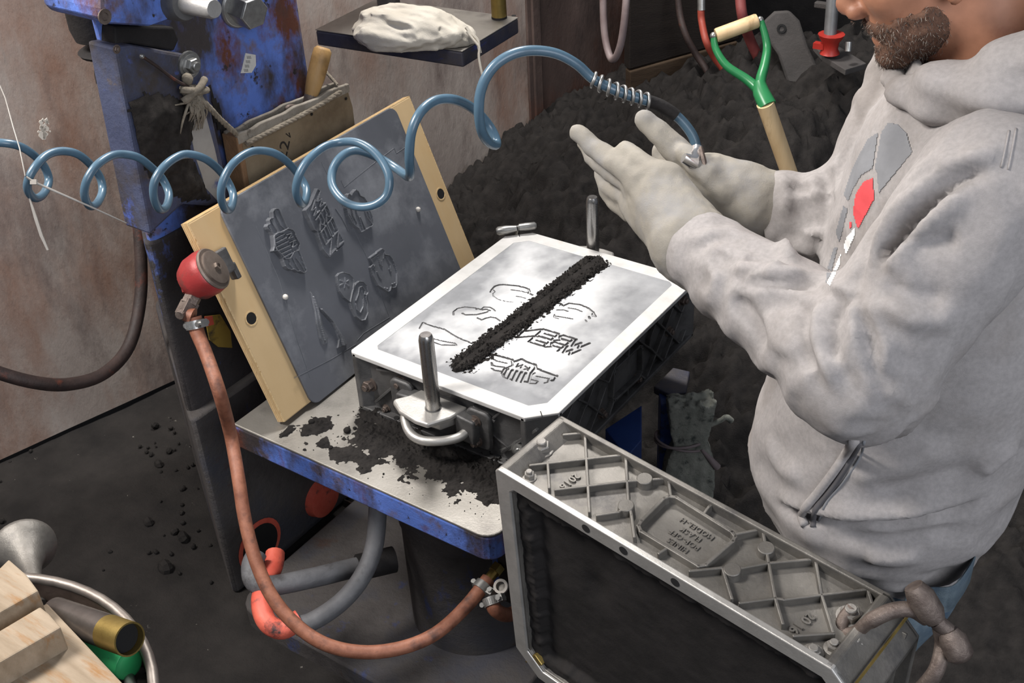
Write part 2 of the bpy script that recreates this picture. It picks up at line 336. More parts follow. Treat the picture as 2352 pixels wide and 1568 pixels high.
W0 = A(-1.294, -.151, -.75); WD = norm(A(.247, .969, 0)); WN = A(.969, -.247, 0)
WR = np.stack([WD, -WN, A(0, 0, 1)], 1)
def wallq(px, py): q = onp(px, py, W0, WN) - W0; return np.dot(q, WD), q[2]
s_joint = wallq(1228, 150)[0]; s_end = wallq(1440, 100)[0]
def wall_sheet(s0, s1, name, m, dent=0.0, kind='structure', parent=None, lab=None):
    ss = np.linspace(s0, s1, 60); zz = np.linspace(.012, 2.6, 60)
    S, Z = np.meshgrid(ss, zz, indexing='ij')
    off = .012 * (fbm(np.stack([S * 1.6, Z * 1.6], -1), 3) - .5) * 2
    if dent: off = off - dent * np.exp(-(((S - s0 - .95) / .32) ** 2 + ((Z - .75) / .22) ** 2) * 2)
    F_ = np.stack([S, -off, Z], -1).reshape(-1, 3); B_ = F_ + A(0, .02, 0)
    n, mm = S.shape; i = (np.arange(n - 1)[:, None] * mm + np.arange(mm - 1)[None]).ravel()
    q = np.stack([i, i + mm, i + mm + 1, i + 1], 1); k = n * mm
    edge = np.concatenate([np.arange(0, k - mm, mm), np.arange((n - 1) * mm, k - 1), np.arange(k - 1, mm - 1, -mm), np.arange(mm - 1, 0, -1)])
    e2 = np.roll(edge, -1); sk = np.stack([edge, edge + k, e2 + k, e2], 1)
    V = np.vstack([F_, B_]) @ WR.T + W0
    return build((V, np.vstack([q, q[:, ::-1] + k, sk])), name, m, parent, 40, label=lab, kind=kind)
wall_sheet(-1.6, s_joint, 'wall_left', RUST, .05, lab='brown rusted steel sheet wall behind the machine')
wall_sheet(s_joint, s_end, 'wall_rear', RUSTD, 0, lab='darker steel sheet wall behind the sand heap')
mb = MB(); mb.box((s_joint, -.012, 1.3), (.035, .02, 2.6)); mb.box((s_joint - .025, -.006, 1.3), (.02, .012, 2.6)); mb.v = [v @ WR.T + W0 for v in mb.v]
build(mb, 'trim_1', RUSTD, bevel=.003, kind='structure', label='rusty seam strip where two wall sheets meet')
mb = MB(); mb.box((s_end + .02, .02, 1.3), (.06, .08, 2.6)); mb.v = [v @ WR.T + W0 for v in mb.v]
build(mb, 'trim_2', BLACK, bevel=.004, kind='structure', label='black upright at the end of the steel wall')
mb = MB(); mb.bb((-1.6, 4.1, -.76), (3.3, 4.2, 1.6)); build(mb, 'wall_back', BLACK, kind='structure', label='dark back wall of the foundry shop')
# long pale scratch and a splash of white paint on the left wall
mb = MB()
for i in range(26):
    s, z = wallq(95 + rs.normal(0, 6), 292 + rs.normal(0, 9)); r = abs(rs.normal(.0025, .0018)) + .001
    mb.prism([(r * math.cos(a) * rs.uniform(.6, 1.3), r * math.sin(a) * rs.uniform(.6, 1.8)) for a in np.linspace(0, 6.28, 7)[:-1]], 0, .002, o=W0 + WD * s + A(0, 0, z) + WN * .016, R=np.stack([WD, A(0, 0, 1), WN], 1))
build(mb, 'paint_splash', WHITEP, D.objects['wall_left'], 0, label='small white splash of paint')

# ------------------------------------------------------------------ sand heap and what stands behind it
def heap_h(X, Y):
    r = np.sqrt((X - .22) ** 2 + ((Y - 2.02) * 1.02) ** 2) + .22 * lumps(X, Y, 1.3, 3)
    c = .84 - .46 * np.sqrt(r * r + .03)
    r2 = np.sqrt((X - 1.0) ** 2 + (Y - 2.5) ** 2); c = np.maximum(c, .40 - .42 * r2)
    n = fbm(np.stack([X * 7, Y * 7], -1), 5) - .5; n2 = np.abs(fbm(np.stack([X * 18 + 5, Y * 18], -1), 4) - .5)
    a = np.clip(c * 6, 0, 1)
    return FZ + c + a * (.15 * n - .24 * n2 + .022)
V, F = grid(np.arange(-1.2, 2.3, .0125), np.arange(.15, 3.6, .0125), heap_h)
wd_ = (V - W0) @ WN; keep = (V[F][:, :, 2].max(1) > FZ - .03) & (wd_[F].min(1) > -.09); F = F[keep]; u = np.unique(F); re = -np.ones(len(V), int); re[u] = np.arange(len(u))
build((V[u], re[F]), 'sand_heap', SAND, smooth=180, label='big heap of black moulding sand behind the machine', cat='sand heap', kind='stuff')

bk = thing('leaning_board', 'dark brown weathered board propped behind the sand heap', 'board', at(1560, 130, 4.0) - A(0, 0, .35))
o_ = at(1442, 100, 4.0); o1 = at(1692, 28, 4.15); ex = norm((o1 - o_) * A(1, 1, 0)); L_ = np.linalg.norm((o1 - o_)[:2])
Rb = np.stack([ex, A(0, 0, 1), np.cross(ex, A(0, 0, 1))], 1)
BRB = mat('dark_brown_board', [(58, 46, 36), (78, 64, 50)], .8, 0, 5, 7, .3, 60, (1, 1, 5), .2)
BRD = mat('black_brown_board', [(34, 29, 27), (46, 40, 36)], .8, 0, 5, 7, .3, 60, (1, 1, 5), .2)
mb = MB(); mb.prism([(0, -.8), (L_, -.8), (L_, -.05), (0, -.09)], -.02, .02, o_, Rb); build(mb, 'lower_plank', BRB, bk, 0, .004)
mb = MB(); mb.prism([(0, -.086), (L_ + .01, -.046), (L_ + .01, .10), (0, .16)], -.03, .012, o_, Rb); build(mb, 'upper_plank', BRD, bk, 0, .004)

def hose_thing(name, label, pts, r, m, cat='hose', k=6, group=None, n=10):
    P = cr(pts, k); t = thing(name, label, cat, P[-1] if P[-1][2] < P[0][2] else P[0], group); mb = MB(); mb.tube(P, r, n); build(mb, 'tube', m, t, 60); return t
HORG = mat('faded_orange_hose', [(140, 56, 42), (158, 70, 54)], .55, 0, 12, 4, .1)
# loop of grey-red hose at the end of the steel wall
GRR = mat('dusty_red_grey_hose', [(112, 96, 94), (136, 122, 120)], .5, 0, 12, 4, .1, 80, None, .4, 0, [((84, 52, 50), .56, .08, 5, None)])
hose_thing('hanging_hose', 'hanging loop of dusty red-grey hose at the end of the steel wall', [at(1385, -160, 3.5), at(1385, -40, 3.5), at(1388, 70, 3.5), at(1400, 128, 3.48), at(1412, 134, 3.45), at(1426, 100, 3.42), at(1436, 30, 3.4), at(1441, -60, 3.4), at(1443, -160, 3.4)], .0105, GRR)
hose_thing('black_hose', 'thin black hose hanging in front of the brown board', [at(1555, -80, 3.9), at(1560, 20, 3.9), at(1575, 80, 3.88), at(1602, 130, 3.9), at(1625, 165, 3.9), at(1660, 240, 3.9)], .011, HOSEK)
hh = hose_thing('orange_hose', 'orange-red hose with a metal coupling against the brown board', [at(1610, 22, 3.86), at(1612, 50, 3.86), at(1622, 95, 3.82), at(1640, 130, 3.86), at(1665, 165, 3.88), at(1700, 230, 3.9)], .0115, HORG)
mb = MB(); mb.cyl(at(1611, -6, 3.86), at(1611, 24, 3.86), .0125, 12); mb.cyl(at(1611, -20, 3.86), at(1611, -4, 3.86), .009, 12); build(mb, 'coupling', BOLTS, hh, 40)
hose_thing('dark_red_hose', 'dark red hose hanging behind the shovel grip', [at(1696, -90, 3.7), at(1700, -10, 3.7), at(1706, 40, 3.7), at(1722, 90, 3.8), at(1745, 140, 3.85), at(1775, 210, 3.9)], [.016] * 25 + [.010] * 6, mat('dark_red_rubber', [(110, 50, 48), (134, 66, 62)], .6, 0, 14, 4, .1))
# grey cast lever lying on the heap
t = thing('cast_lever', 'grey dusty cast lever with a round eye end standing behind the heap', 'lever', at(1840, 200, 3.75))
a0 = at(1795, 66, 3.75); a1 = at(1850, 200, 3.75); ax = norm(a1 - a0); vw = norm(CLOC - a0); R = np.stack([ax, np.cross(vw, ax), vw], 1); L0 = np.linalg.norm(a1 - a0)
GL = mat('dust_grey_iron', [(54, 51, 49), (70, 66, 64)], .85, 0, 12, 6, .3, 90)
mb = MB(); mb.prism([(-.056, 0), (-.043, -.04), (-.006, -.052), (.066, -.038), (L0 + .03, -.05), (L0 + .03, .06), (.08, .05), (.0, .056), (-.04, .04)], -.03, .03, a0, R); build(mb, 'arm', GL, t, 40, .008)
mb = MB(); mb.ring([(.014 * math.cos(q), .014 * math.sin(q)) for q in np.linspace(0, 6.28, 13)[:-1]], [(.008 * math.cos(q), .008 * math.sin(q)) for q in np.linspace(0, 6.28, 13)[:-1]], .03, .034, a0, R); build(mb, 'eye', HOLE, t, 40)
# clamped post with its foot plate
t = thing('clamp_post', 'dusty steel post with a red clamp and foot plate behind the heap', 'stand', at(1925, 140, 3.5))
mb = MB(); mb.cyl(at(1922, -120, 3.5), at(1906, 88, 3.5), .0175, 16); build(mb, 'post', mat('dull_post_steel', [(92, 92, 92), (110, 110, 110)], .5, .4, 20), t, 40)
c = at(1908, 96, 3.5); mb = MB(); mb.lathe([(.037, .022), (.033, .013), (.024, 0), (.022, -.02), (.028, -.033), (.022, -.037)], c, (0, 0, 1), 14); mb.box(c + A(-.028, -.01, -.012), (.03, .02, .016)); build(mb, 'clamp', mat('bright_red_paint', [(150, 36, 28), (166, 48, 38)], .45, 0, 20), t, 40)
g = [onz(x, y, c[2] - .045) for x, y in [(1868, 103), (1905, 92), (1990, 145), (1942, 160), (1890, 128)]]
mb = MB(); mb.prism([q[:2] for q in g], c[2] - .062, c[2] - .045); build(mb, 'foot_plate', GL, t, 0, .002)
mb = MB(); mb.cyl(at(1948, 118, 3.45), at(1950, 96, 3.45), .009, 10); build(mb, 'stud', BOLTS, t, 40)
mb = MB(); mb.box(at(1892, 12, 3.55), (.05, .02, .016)); build(mb, 'cross_arm', GL, t, 0, .003)

# shovel standing in the heap
s_t = thing('shovel', 'D-grip shovel with green yoke and ash shaft stuck in the heap', 'shovel', at(1800, 378, 2.98) + A(.1, -.05, -.4))
G1, G2 = at(1645, 82, 3.06), at(1740, 47, 3.08)
mb = MB(); gx = norm(G2 - G1); mb.lathe([(.0165, 0), (.018, .004), (.018, np.linalg.norm(G2 - G1) - .004), (.0165, np.linalg.norm(G2 - G1))], G1, gx, 16); build(mb, 'grip', WOODL, s_t, 40)
Yk = at(1742, 195, 3.03); S1 = at(1760, 245, 3.01)
def wid(a, b): return np.linspace(a, b, 13)
mb = MB(); mb.tube(cr([at(1639, 80, 3.06), at(1644, 112, 3.06), at(1668, 150, 3.05), at(1712, 180, 3.04), at(1736, 200, 3.03), at(1748, 215, 3.02)], 4), np.linspace(.008, .0145, 21), 10); mb.tube(cr([at(1747, 46, 3.08), at(1757, 80, 3.075), at(1762, 112, 3.07), at(1756, 150, 3.05), at(1747, 185, 3.03), at(1750, 215, 3.02)], 4), np.linspace(.008, .0145, 21), 10)
mb.tube([at(1743, 190, 3.03), at(1748, 212, 3.02), at(1763, 243, 3.01)], [.016, .0205, .0225], 14); build(mb, 'yoke', GREENP, s_t, 60)
for q in (at(1639, 82, 3.06), at(1746, 46, 3.08)): mb = MB(); mb.ball(q, (.0095,) * 3, 10); build(mb, 'rivet', BOLTS, s_t, 60)
S2 = at(1812, 395, 3.12); sd = norm(S2 - S1)
mb = MB(); mb.tube([S1 - sd * .01, S1 + sd * .75], [.0215, .0205], 16); build(mb, 'shaft', WOODL, s_t, 60)
sv = S1 + sd * .75; R = frame(sd, (1, 0, 0)); mb = MB()
mb.prism([(-.11, 0), (.11, 0), (.115, .14), (.06, .24), (0, .28), (-.06, .24), (-.115, .14)], -.002, .002, sv - sd * .02, np.stack([R[:, 0], R[:, 2], -R[:, 1]], 1)); build(mb, 'blade', GREENP, s_t, 0)
# ------------------------------------------------------------------ moulding machine
SOOT = mat('sooty_blue_paint', [(50, 47, 46), (64, 60, 60)], .75, 0, 5, 8, .5, 60, None, .3, 0, [((74, 92, 150), .66, .03, 10, (1, 1, .6)), ((84, 78, 74), .66, .06, 14, None)])
mach = thing('moulding_machine', 'blue chipped jolt-squeeze moulding machine with steel table and tall column', 'machine', (-.2, .1, FZ))
CX = -.385
def rrect(a, b, r, n=5, cs=(1, 1, 1, 1)):
    (x0, y0), (x1, y1) = a, b; P = []
    for (cx, cy, s), f in zip(((x1 - r, y1 - r, 0), (x0 + r, y1 - r, 90), (x0 + r, y0 + r, 180), (x1 - r, y0 + r, 270)), cs):
        if not f: P.append((x1 if s in (0, 270) else x0, y1 if s in (0, 90) else y0)); continue
        P += [(cx + r * math.cos(math.radians(s + t)), cy + r * math.sin(math.radians(s + t))) for t in np.linspace(0, 90, n)]
    return P
def softpoly(P, r, n=5):
    P = [np.array(p, float) for p in P]; out = []
    for i in range(len(P)):
        a, b, c = P[i - 1], P[i], P[(i + 1) % len(P)]; p = b + norm(a - b) * r; q = b + norm(c - b) * r
        for t in np.linspace(0, 1, n): out.append((1 - t) ** 2 * p + 2 * t * (1 - t) * b + t * t * q)
    return out
mb = MB(); mb.prism(softpoly([(CX, -.135), (CX, .395), (CX - .10, .41), (CX - .42, .40), (CX - .42, .22)], .045), FZ, .95); build(mb, 'column', BLUE, mach, 40)
mb = MB(); mb.prism(softpoly([(CX + .006, -.145), (CX + .006, .40), (CX - .10, .415), (CX - .42, .405), (CX - .42, .17)], .045), -.24, .20); build(mb, 'column_skirt', SOOT, mach, 40, .004)
# dark lower casing that the table hangs on
mb = MB(); mb.prism(softpoly([(CX + .03, -.158), (CX + .03, .50), (CX - .44, .50), (CX - .44, .15)], .03), FZ, -.22); build(mb, 'lower_casing', GRIME, mach, 40, .006)
def fx(px, py, X=CX): q = onx(px, py, X); return (q[1], q[2])
RX = np.stack([A(0, 1, 0), A(0, 0, 1), A(1, 0, 0)], 1)
X1 = CX + .055
pl = [fx(*q, X1) for q in [(263, 108), (300, 104), (440, 128), (462, 150), (478, 215), (503, 330), (528, 440), (520, 472), (470, 482), (390, 470), (352, 440), (340, 520), (310, 560)]]
pl = [fx(*q, X1) for q in [(262, 108), (300, 103), (440, 128), (463, 150), (503, 330), (530, 455), (480, 474), (420, 470), (345, 540)]]
mb = MB(); mb.prism(pl, CX - .02, X1, R=RX); side = build(mb, 'side_cover', COVER, mach, 0, .006)
b_ = onx(432, 148, X1); mb = MB(); mb.lathe([(.026, 0), (.026, .006)], b_, (1, 0, 0), 18); mb.hexbolt(b_ + A(.006, 0, 0), (1, 0, 0), .015, .014); build(mb, 'bolt', BOLTS, side)
b_ = onx(268, 113, X1); mb = MB(); mb.hexbolt(b_, (1, 0, 0), .006, .004); build(mb, 'screw', BOLT, side)
# bare bright strip on the cover where the rope has rubbed the paint away, and sand crusted on it
mb = MB(); mb.prism([fx(*q, X1) for q in [(437, 255), (468, 252), (492, 340), (505, 400), (512, 446), (498, 460), (470, 430), (462, 400), (448, 360), (440, 320)]], X1, X1 + .0015, R=RX); build(mb, 'bare_strip', mat('bare_worn_metal', [(150, 146, 140), (178, 174, 168)], .6, .2, 9, 7, .1, 60, None, .4, 0, [((70, 84, 140), .66, .05, 12, None)]), side, 0)
def crust(poly, X, amp, name, m, parent, h=.006):
    P = np.array([fx(*q, X) for q in poly]); lo, hi = P.min(0), P.max(0); xs, ys = np.arange(lo[0], hi[0], h), np.arange(lo[1], hi[1], h)
    Xg, Yg = np.meshgrid(xs, ys, indexing='ij'); ins = np.zeros(Xg.shape, bool); j = len(P) - 1; dm = np.full(Xg.shape, 9.)
    for i in range(len(P)):
        a, b = P[i], P[j]; c = ((a[1] > Yg) != (b[1] > Yg)) & (Xg < (b[0] - a[0]) * (Yg - a[1]) / (b[1] - a[1] + 1e-12) + a[0]); ins ^= c
        d = b - a; t = np.clip(((Xg - a[0]) * d[0] + (Yg - a[1]) * d[1]) / (d @ d), 0, 1); dm = np.minimum(dm, np.hypot(Xg - a[0] - t * d[0], Yg - a[1] - t * d[1])); j = i
    sd = np.where(ins, dm, -dm) + .03 * (fbm(np.stack([Xg * 34, Yg * 34], -1), 4) - .5)
    H = np.clip(sd / .03, -.02, 1) * amp * (.35 + 1.5 * fbm(np.stack([Xg * 26 + 9, Yg * 26], -1), 5))
    V = np.stack([X + H.ravel(), Xg.ravel(), Yg.ravel()], 1); n, mm = Xg.shape; i = (np.arange(n - 1)[:, None] * mm + np.arange(mm - 1)[None]).ravel()
    F = np.stack([i, i + mm, i + mm + 1, i + 1], 1); F = F[(sd.ravel()[F] > 0).all(1)]; u = np.unique(F); re = -np.ones(len(V), int); re[u] = np.arange(len(u))
    return build((V[u], re[F]), name, m, parent, 180)
crust([(285, 225), (330, 205), (410, 215), (440, 250), (438, 300), (445, 360), (470, 410), (478, 440), (485, 462), (420, 462), (352, 420), (322, 380), (312, 310)], X1, .016, 'sand_crust', SANDL, side)
crust([(478, 180), (500, 240), (540, 330), (560, 370), (562, 420), (540, 470), (530, 400), (505, 330), (482, 240)], CX + .004, .012, 'sand_crust', SANDL, mach)
# drive head: bracket, pin boss, pin and big hexagon bolt
Xb = CX + .13
mb = MB(); mb.prism([fx(*q, Xb) for q in [(228, -170), (480, -170), (440, -20), (395, 46), (352, 62), (246, 56), (234, 40), (230, 20)]], CX - .03, Xb, R=RX); br = build(mb, 'drive_bracket', BLUE, mach, 0, .012)
b_ = onx(239, 38, Xb); mb = MB(); mb.lathe([(.013, 0), (.013, .003), (.007, .003), (.006, .001)], b_, (1, 0, 0), 16); build(mb, 'screw', BOLT, br)
p0, p1 = onx(402, 4, Xb), onx(500, 22, Xb + .12); pa = norm(p1 - p0)
mb = MB(); mb.lathe([(.036, -.12), (.032, .0), (.028, .012)], p0 + pa * .02, pa, 24); build(mb, 'pin_boss', ALUD, br, 40)
mb = MB(); mb.lathe([(.0175, 0), (.0175, .085), (.0150, .092)], p0 + pa * .02, pa, 24); build(mb, 'pin', ALUB, br, 40)
hb = onx(548, 14, CX + .01); mb = MB(); mb.lathe([(.044, -.02), (.044, .004), (.04, .008)], hb, (1, -.15, -.1), 24); mb.lathe([(.034, .0), (.034, .05), (.031, .054)], hb, (1, -.15, -.1), 6, (0, .5, 1)); build(mb, 'hexagon_bolt', BOLTS, mach, 20, .001)
# dark recess between bracket and cover
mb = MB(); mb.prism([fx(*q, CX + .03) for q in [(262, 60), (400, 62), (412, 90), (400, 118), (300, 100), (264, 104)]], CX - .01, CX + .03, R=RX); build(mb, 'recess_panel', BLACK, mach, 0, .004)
lb = [fx(*q, CX + .001) for q in [(564, 122), (587, 126), (588, 150), (578, 167), (553, 168), (556, 158)]]
mb = MB(); mb.prism(lb, CX, CX + .0012, R=RX); lab = build(mb, 'barcode_label', PAPER, mach, 0)
mb = MB()
for i in range(4):
    y0 = 128 + i * 10
    for k in range(6):
        a, b = fx(566 - i * 2.2 + k * 1.7, y0, CX), fx(566.9 - i * 2.2 + k * 1.7, y0 + 7, CX); mb.bb((CX + .0012, a[0], a[1]), (CX + .0016, b[0], b[1]))
build(mb, 'bars', INK, lab, 0)
yt = [fx(*q, CX + .031) for q in [(470, 726), (505, 722), (528, 760), (532, 798), (500, 796), (480, 780)]]
mb = MB(); mb.prism(yt, CX + .03, CX + .033, R=RX); tg = build(mb, 'yellow_tag', YELLOW, mach, 0)
mb = MB(); mb.prism([fx(*q, CX + .034) for q in [(470, 727), (488, 725), (492, 745), (474, 750)]], CX + .033, CX + .034, R=RX); build(mb, 'red_print', ORANGE, tg, 0)
# hydraulic bottle and pipe at the left of the column
XB = -.55
c0 = onx(222, 70, XB); mb = MB(); mb.lathe([(.05, .7), (.05, .03), (.044, .006), (.03, 0)], c0 - A(0, 0, .02), (0, 0, 1), 24); build(mb, 'oil_bottle', BLACK, mach, 40)
mb = MB(); mb.lathe([(.056, 0), (.060, .006), (.05, .012)], c0 - A(-.01, -.01, .045), (0, 0, 1), 24); mb.cyl(c0 - A(-.02, -.03, .05), c0 - A(-.02, -.03, .14), .024, 16); build(mb, 'oil_pipe_fitting', BLACK, mach, 40)
mb = MB(); mb.tube(cr([at(246, 150, 2.86), at(238, 165, 2.84), at(242, 190, 2.84)], 4), .020, 12); build(mb, 'elbow', BLACK, mach, 60)
P = cr([at(242, 165, 2.84), at(246, 215, 2.84), at(262, 270, 2.85), at(290, 350, 2.86), at(312, 460, 2.88), at(323, 580, 2.88), at(322, 690, 2.88), at(296, 795, 2.85), at(238, 858, 2.8), at(160, 882, 2.76), at(80, 878, 2.72), at(-20, 850, 2.7), at(-140, 800, 2.7)], 6)
ht = thing('oil_hose', 'dark rust-stained hose hanging in a loop left of the blue column', 'hose', P.min(0)); mb = MB(); mb.tube(P, .0145, 12); build(mb, 'tube', HOSEK, ht, 60)
mb = MB(); mb.tube(P[3:9], .0175, 12); build(mb, 'crimp_sleeve', BLACK, ht, 60)

# table
TZ = -.145
top = [(-.19, .50), (-.19, -.172)] + [(.43 + .035 * math.cos(t), -.137 + .035 * math.sin(t)) for t in np.linspace(-math.pi / 2, 0, 6)] + [(.455, -.06), (.40, .01), (.40, .55), (.37, .60), (-.14, .60)]
mb = MB(); mb.prism(top, TZ - .062, TZ - .006); tb = build(mb, 'table', BLUE, mach, 0, .004)
mb = MB(); mb.prism(top, TZ - .006, TZ); build(mb, 'steel_top', TABLE, tb, 0, .0025)
mb = MB(); mb.lathe([(.15, 0), (.15, .30), (.155, .31), (.155, .44), (.2, .5)], (.19, .10, FZ + .04), (0, 0, 1), 40); build(mb, 'jolt_cylinder', GRIME, mach, 40)
mb = MB(); mb.lathe([(.165, -.25), (.165, -.21)], (.19, .10, -.0), (0, 0, 1), 40); build(mb, 'cylinder_cap', BLUEC, mach, 40)
mb = MB(); mb.prism(rrect((-.30, -.20), (.42, .45), .06, 5), FZ - .02, FZ + .045); build(mb, 'base_plate', GRIME, mach, 40, .006)
mb = MB(); mb.bb((-.37, .13, -.5), (.12, .26, TZ - .06)); build(mb, 'table_arm', GRIME, mach, 0, .012)
mb = MB(); mb.bb((.37, -.06, -.42), (.385, .10, TZ - .06)); build(mb, 'table_bracket', BLUEC, mach, 0, .002)
# squeeze head swung back above the wall side: plate, posts and arm
PZ = .35
Pf, Pr, Pl = onz(1062, 120, PZ), onz(1191, 42, PZ), onz(724, 70, PZ)
quad = [Pf, Pr, Pr + (Pl - Pf), Pl]
mb = MB(); mb.prism([q[:2] for q in quad], PZ - .038, PZ); sp = build(mb, 'squeeze_plate', CAPB, mach, 0, .005)
mb = MB(); mb.prism([np.array(q[:2]) for q in quad], PZ, PZ + .003); build(mb, 'plate_face', TABLE, sp, 0, .002)
bp_ = onz(1147, 44, PZ); mb = MB(); mb.lathe([(.019, .003), (.019, .30)], bp_, (0, 0, 1), 20); build(mb, 'brass_post', BRASS, sp, 40)
mb = MB(); mb.lathe([(.0195, .002), (.0195, .008)], bp_, (0, 0, 1), 20); build(mb, 'post_ring', BLACK, sp, 40)
sh_ = onz(893, 10, PZ); mb = MB(); mb.lathe([(.03, 0), (.03, .62)], sh_, (0, 0, 1), 20); build(mb, 'ram_shaft', ALUD, mach, 40)
mb = MB(); a0 = A(CX - .2, .2, .86); d_ = (sh_ - a0) * A(1, 1, 0); mb.box(a0 + d_ / 2, (np.linalg.norm(d_) + .14, .14, .16), frame((0, 0, 1), d_)); build(mb, 'swing_arm', BLUE, mach, 0, .02)
hl = onz(1180, 36, PZ + .003); mb = MB(); mb.lathe([(.006, 0), (.006, .0006)], hl, (0, 0, 1), 12); build(mb, 'hole', HOLE, sp)
# pipes under the table
mb = MB(); mb.tube(cr([at(868, 1090, 2.5), at(867, 1180, 2.5), at(858, 1260, 2.5), at(828, 1330, 2.5), at(780, 1385, 2.5), at(720, 1425, 2.5), at(676, 1438, 2.5)], 6), .0195, 14); gp = build(mb, 'grey_pipe', HOSEG, mach, 60)
mb = MB(); mb.tube(cr([at(690, 1420, 2.5), at(650, 1445, 2.5), at(615, 1430, 2.5), at(600, 1390, 2.52), at(605, 1350, 2.55), at(628, 1300, 2.58), at(632, 1270, 2.6)], 6), .0205, 14); build(mb, 'orange_elbow', ORANGE, mach, 60)
mb = MB(); mb.tube(cr([at(590, 1270, 2.56), at(578, 1300, 2.55), at(585, 1335, 2.54), at(620, 1345, 2.54), at(720, 1326, 2.56), at(820, 1302, 2.6), at(905, 1285, 2.62)], 6), .0215, 14); build(mb, 'lower_pipe', HOSEG, mach, 60)
mb = MB(); q0, q1 = at(822, 1303, 2.6), at(905, 1284, 2.62); mb.cyl(q0, q1, .029, 16); build(mb, 'pipe_coupling', BLACK, mach, 40)
mb = MB(); q0 = at(852, 1270, 2.55); mb.hexbolt(q0, norm(A(.2, -.4, 1)), .009, .014); build(mb, 'coupling_screw', BOLTS, mach)
hc = onx(596, 1250, CX + .031); mb = MB(); mb.lathe([(.066, -.004), (.07, .002), (.058, .003)], hc, (1, 0, 0), 28); build(mb, 'port_ring', ORANGE, mach, 40)
mb = MB(); mb.lathe([(.057, 0), (.057, .0045)], hc, (1, 0, 0), 28); build(mb, 'port', HOLE, mach, 40)
hc = onx(735, 1140, CX + .03); mb = MB(); mb.lathe([(.055, 0), (.05, .02), (.03, .026)], hc, (1, 0, 0), 24); build(mb, 'plug', ORANGE, mach, 40)
mb = MB(); mb.prism([fx(*q, CX + .05) for q in [(800, 1150), (835, 1165), (838, 1290), (802, 1320)]], CX + .03, CX + .06, R=RX); build(mb, 'rib', GRIME, mach, 0, .004)
# knee valve with its felt pad tied on with rubber bands
kz = -.26; k0 = onz(1535, 895, kz)
tri = [onz(x, y, kz)[:2] for x, y in [(1501, 887), (1546, 843), (1585, 852), (1575, 900), (1535, 905)]]
mb = MB(); mb.prism(tri, kz - .02, kz); kn = build(mb, 'knee_lever', CAPB, mach, 0, .003)
kc = onz(1560, 905, kz); kx = norm(RC[:, 0] * A(1, 1, 0)); ky = np.cross(A(0, 0, 1), kx)
mb = MB(); Rk = np.stack([kx, ky, A(0, 0, 1)], 1); mb.box(kc + kx * -.028 + A(0, 0, -.17), (.03, .05, .32), Rk); build(mb, 'lever_bar', BLUEC, kn, 0, .003)
pc = kc + kx * .016 + ky * -.03
def felt(P):
    q = (P - pc) @ Rk; n = fbm(q * A(60, 60, 26), 4) - .5
    wx = .052 + .006 * np.sin(q[:, 2] * 22) - .010 * np.exp(-((q[:, 2] + .10) / .025) ** 2) + .010 * n; wy = .028 + .012 * n
    zt = .012 + .03 * (fbm(q * A(90, 90, 10), 3) - .5)
    d = np.maximum(np.maximum(np.abs(q[:, 0] - .006) - wx, np.abs(q[:, 1] + .004) - wy), np.maximum(q[:, 2] - zt, -.34 - q[:, 2])); return d
build(nets(felt, pc - A(.11, .11, .36), pc + A(.11, .11, .05), .004), 'felt_pad', FELT, kn, 180)
mb = MB(); mb.tube(cr([pc + kx * .05 + ky * -.02 + A(0, 0, -.05), pc + kx * .072 + ky * -.02 + A(0, 0, -.038), pc + kx * .082 + ky * -.02 + A(0, 0, -.03), pc + kx * .095 + ky * -.02 + A(0, 0, -.042)], 4), [.006] * 9 + [.007] * 4, 8); build(mb, 'felt_strand', FELT, kn, 60)
def bandloop(z0, z1, r, rx=.044, ry=.034):
    a = np.linspace(0, 2 * np.pi, 30); mb = MB(); mb.tube([pc + kx * (-.012 + (rx + .014) * math.cos(t)) + ky * ry * 1.15 * math.sin(t) + A(0, 0, z0 + z1 * math.cos(t)) for t in a], r, 8, False); return mb
build(bandloop(-.098, .004, .0035), 'rubber_band', RUBBER, kn, 60); build(bandloop(-.106, -.014, .003), 'rubber_band', RUBBER, kn, 60)
mb = MB(); e0 = pc + kx * .03 + ky * -.03 + A(0, 0, -.11); e1 = pc + kx * .068 + ky * -.03 + A(0, 0, -.165); mb.tube([e0, (e0 + e1) / 2, e1], [.004, .007, .009], 8); build(mb, 'band_tail', RUBBER, kn, 60)
mb = MB(); mb.prism([onz(x, y, -.22)[:2] for x, y in [(1390, 985), (1474, 930), (1474, 1010), (1440, 1050)]], -.34, -.22); build(mb, 'splash_guard', BLUEC, mach, 0, .002)
